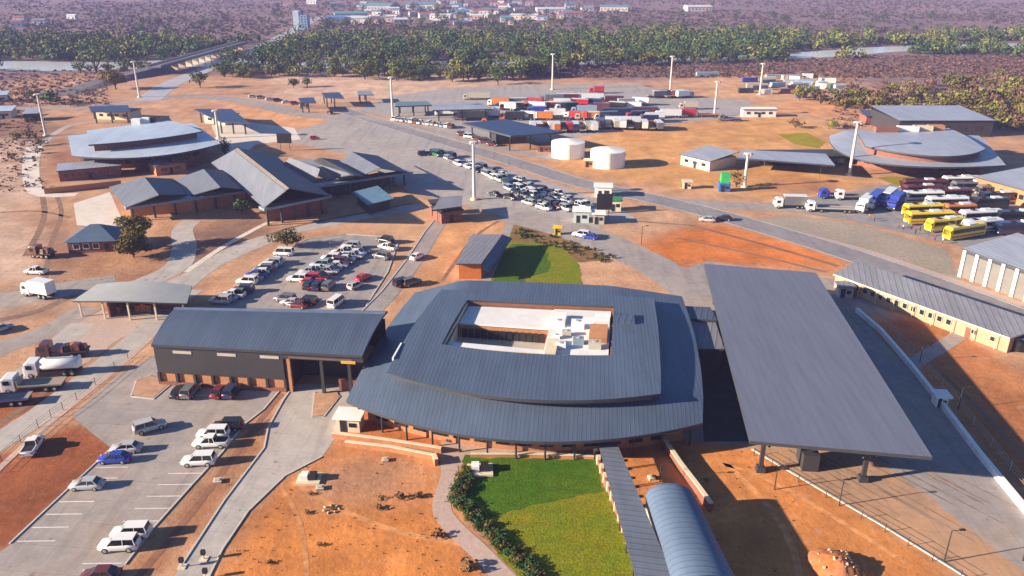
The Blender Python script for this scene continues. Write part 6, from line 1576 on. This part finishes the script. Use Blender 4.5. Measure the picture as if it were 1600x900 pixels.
def green_screen():
    a = G(1302, 250); b = G(1322, 251); root = thing('green_screen', 'bright green shade net standing beside the pale mast', 'screen', ((a.x+b.x)/2, (a.y+b.y)/2, 0)); d = b-a; rz = math.atan2(d.y, d.x); m_ = (a+b)/2
    k = MB(); k.box((m_.x, m_.y, 3.0), (d.length, 1.2, 4.8), mat('green net', (.02, .50, .16), .7, .1, .5), rz); k.build('net', root)
    for t in (0, .5, 1): q = lerp(a, b, t); k = MB(); k.cyl((q.x, q.y-.7, 0), (q.x, q.y-.7, 5.6), .12, .12, STEELD, 6); k.build('post', root)
green_screen()
# soil heap with stones at the bottom right
def heap():
    c = G(1312, 892); rnd = random.Random(9); mb = MB(); n = 30; rings = 9; vs = []
    for j in range(rings):
        t = j/(rings-1)
        for i in range(n):
            a = 2*PI*i/n; r = 3.7*(1-t)**.8*(1+.10*math.sin(3*a+1)+.06*rnd.uniform(-1, 1)); z = 1.7*(t**.75)+rnd.uniform(-.1, .1)*(0 if j == 0 else 1)
            vs.append((r*math.cos(a), r*1.05*math.sin(a), z if j else -.05))
    vs.append((0, 0, 1.75)); fs = [[j*n+i, j*n+(i+1) % n, (j+1)*n+(i+1) % n, (j+1)*n+i] for j in range(rings-1) for i in range(n)]+[[(rings-1)*n+i, (rings-1)*n+(i+1) % n, rings*n] for i in range(n)]
    mb.add(vs, fs, mat('orange heap soil', (.45, .155, .045), .95, .28, 1.3, bump=.6, col2=(.36, .14, .06), scale2=.5), True)
    o = mb.build('soil_heap', off=c); tag(o, 'rounded orange soil heap with pale stones at the bottom right', 'heap')
    sm = mat('pale stone', (.50, .38, .27), .9, .2, 2); sd = mat('dark stone', (.18, .10, .07), .9, .2, 2); protos = []
    for q in range(3):
        bm = bmesh.new(); bmesh.ops.create_icosphere(bm, subdivisions=1, radius=.35)
        for v in bm.verts: v.co *= rnd.uniform(.7, 1.25); v.co.z *= .7
        me = bpy.data.meshes.new('stone'); bm.to_mesh(me); bm.free(); me.materials.append(sm if q < 2 else sd); protos.append(me)
    for i in range(26):
        a = rnd.uniform(0, 2*PI); t = rnd.uniform(.1, .95); r = 3.5*(1-t)**.8; k = i % 3; s = link(bpy.data.objects.new('stone', protos[k])); s.location = (c.x+r*math.cos(a), c.y+r*math.sin(a), 1.7*t**.75+.05); sc = rnd.uniform(.3, .9); s.scale = (sc, sc, sc); s.rotation_euler = (a, t, a*2)
        tag(s, ('pale' if k < 2 else 'dark brown')+' stone lying on the orange soil heap', 'stone', 'stones on the soil heap')
    g = G(518, 796)
    for i in range(7):
        a = 2*PI*i/7; s = link(bpy.data.objects.new('stone', protos[i % 2])); s.location = (g.x+1.0*math.cos(a), g.y+.8*math.sin(a), .1); s.scale = (.8, .6, .6); s.rotation_euler.z = a
        tag(s, 'pale stone of the ring on the orange soil left of centre', 'stone', 'stone ring on the orange soil')
heap()
def manhole(px, s, label):
    p = G(*px); root = thing('inspection_chamber', label, 'chamber', p); m = MB(); m.box((p.x, p.y, .18), (s, s, .36), PLAST, .2); m.build('base', root); m = MB(); m.box((p.x, p.y, .40), (s*.6, s*.6, .07), PLASTG, .2); m.build('cover', root)
for px, s, lab in (((340, 753), 1.1, 'small white chamber on the brick coloured strip beside the drive'), ((602, 720), .9, 'small pale chamber below the terrace wall'), ((500, 764), 1.0, 'pale chamber just below the left cream plinth'), ((1018, 748), .9, 'pale chamber in the soil strip right of the walkway roof')): manhole(px, s, lab)
# fence along the brick strip and the red soil
def fence(label, px, n, h, m=STEELD):
    pl = [G(*p) for p in px]; L = sum((b-a).length for a, b in zip(pl, pl[1:])); root = thing('wire_fence', label, 'fence', pl[0]); pts = smooth(pl, 6)
    k = MB()
    for a, b in zip(pts, pts[1:]):
        for z in (h*.35, h*.65, h*.95): k.cyl((a.x, a.y, z), (b.x, b.y, z), .02, .02, m, 4, False)
    k.build('wire', root)
    for i in range(n):
        p = pts[int(i*(len(pts)-1)/(n-1))]; q = MB(); q.cyl((p.x, p.y, 0), (p.x, p.y, h), .05, .05, m, 5); q.build('post', root)
fence('wire fence along the left edge of the dark red soil', [(-20, 742), (60, 668), (120, 625), (200, 560)], 10, 1.4)
fence('wire fence along the kerb below the big canopy', [(1178, 712), (1290, 778), (1400, 842), (1500, 905)], 9, 1.3)
fence('wire fence on the far side of the boundary wall', [(1390, 516), (1450, 580), (1520, 664), (1600, 764)], 10, 1.6, STEELG)
# people by the yellow coaches
def person_mesh(shirt, trousers, hair):
    me = bpy.data.meshes.new('person'); J = [(0, 0, .95), (0, 0, 1.2), (0, 0, 1.42), (0, 0, 1.52), (.01, 0, 1.64), (0, .1, .9), (.02, .11, .5), (0, .12, .06), (0, -.1, .9), (-.03, -.11, .5), (-.1, -.12, .06), (0, .2, 1.4), (.0, .27, 1.12), (.08, .28, .87), (0, -.2, 1.4), (0, -.27, 1.12), (.08, -.28, .87)]
    E = [(0, 1), (1, 2), (2, 3), (3, 4), (0, 5), (5, 6), (6, 7), (0, 8), (8, 9), (9, 10), (2, 11), (11, 12), (12, 13), (2, 14), (14, 15), (15, 16)]
    rad = [.15, .15, .15, .06, .11, .1, .075, .055, .1, .075, .055, .07, .05, .04, .07, .05, .04]
    me.from_pydata(J, E, []); o = link(bpy.data.objects.new('p', me)); md = o.modifiers.new('s', 'SKIN')
    for v, r in zip(me.skin_vertices[0].data, rad): v.radius = (r, r)
    me.skin_vertices[0].data[0].use_root = True; sb = o.modifiers.new('d', 'SUBSURF'); sb.levels = 1
    dg = bpy.context.evaluated_depsgraph_get(); out = bpy.data.meshes.new_from_object(o.evaluated_get(dg)); bpy.data.objects.remove(o); out.name = 'person'
    out.materials.clear()
    for m in (mat('brown skin', (.10, .05, .03), .7, .05, 3, obj=True), mat('cloth '+shirt, PAINTS[shirt], .9, .1, 3, obj=True), mat('cloth '+trousers, PAINTS[trousers], .9, .1, 3, obj=True), mat('black hair', (.01, .009, .008), .8, .1, 3, obj=True)): out.materials.append(m)
    for f in out.polygons:
        z = f.center.z; y = abs(f.center.y); f.material_index = 3 if z > 1.69 else (0 if z > 1.5 or (y > .2 and z < 1.1) else (1 if z > .93 else (2 if z > .1 else 3))); f.use_smooth = True
    return out
PM = [person_mesh(*a) for a in (('red', 'dark blue', 1), ('white', 'black', 1), ('blue', 'grey', 1), ('orange', 'brown', 1), ('maroon', 'black', 1))]
nm = ['red', 'white', 'blue', 'orange', 'maroon']
for i, (x, y) in enumerate([(1404, 357), (1411, 360), (1416, 354), (1424, 359), (1430, 366), (1437, 362), (1444, 358), (1450, 369), (1358, 343), (1366, 346), (1460, 377), (1472, 381)]):
    o = link(bpy.data.objects.new('person', PM[i % 5])); p = G(x, y); o.location = (p.x, p.y, .04); o.rotation_euler.z = i*1.7
    tag(o, f'person in {nm[i % 5]} top, {ORD[i]} from the left beside the yellow coaches' if i not in (8, 9) else f'person in {nm[i % 5]} top standing by the slanted blue trucks', 'person', 'people around the coaches')
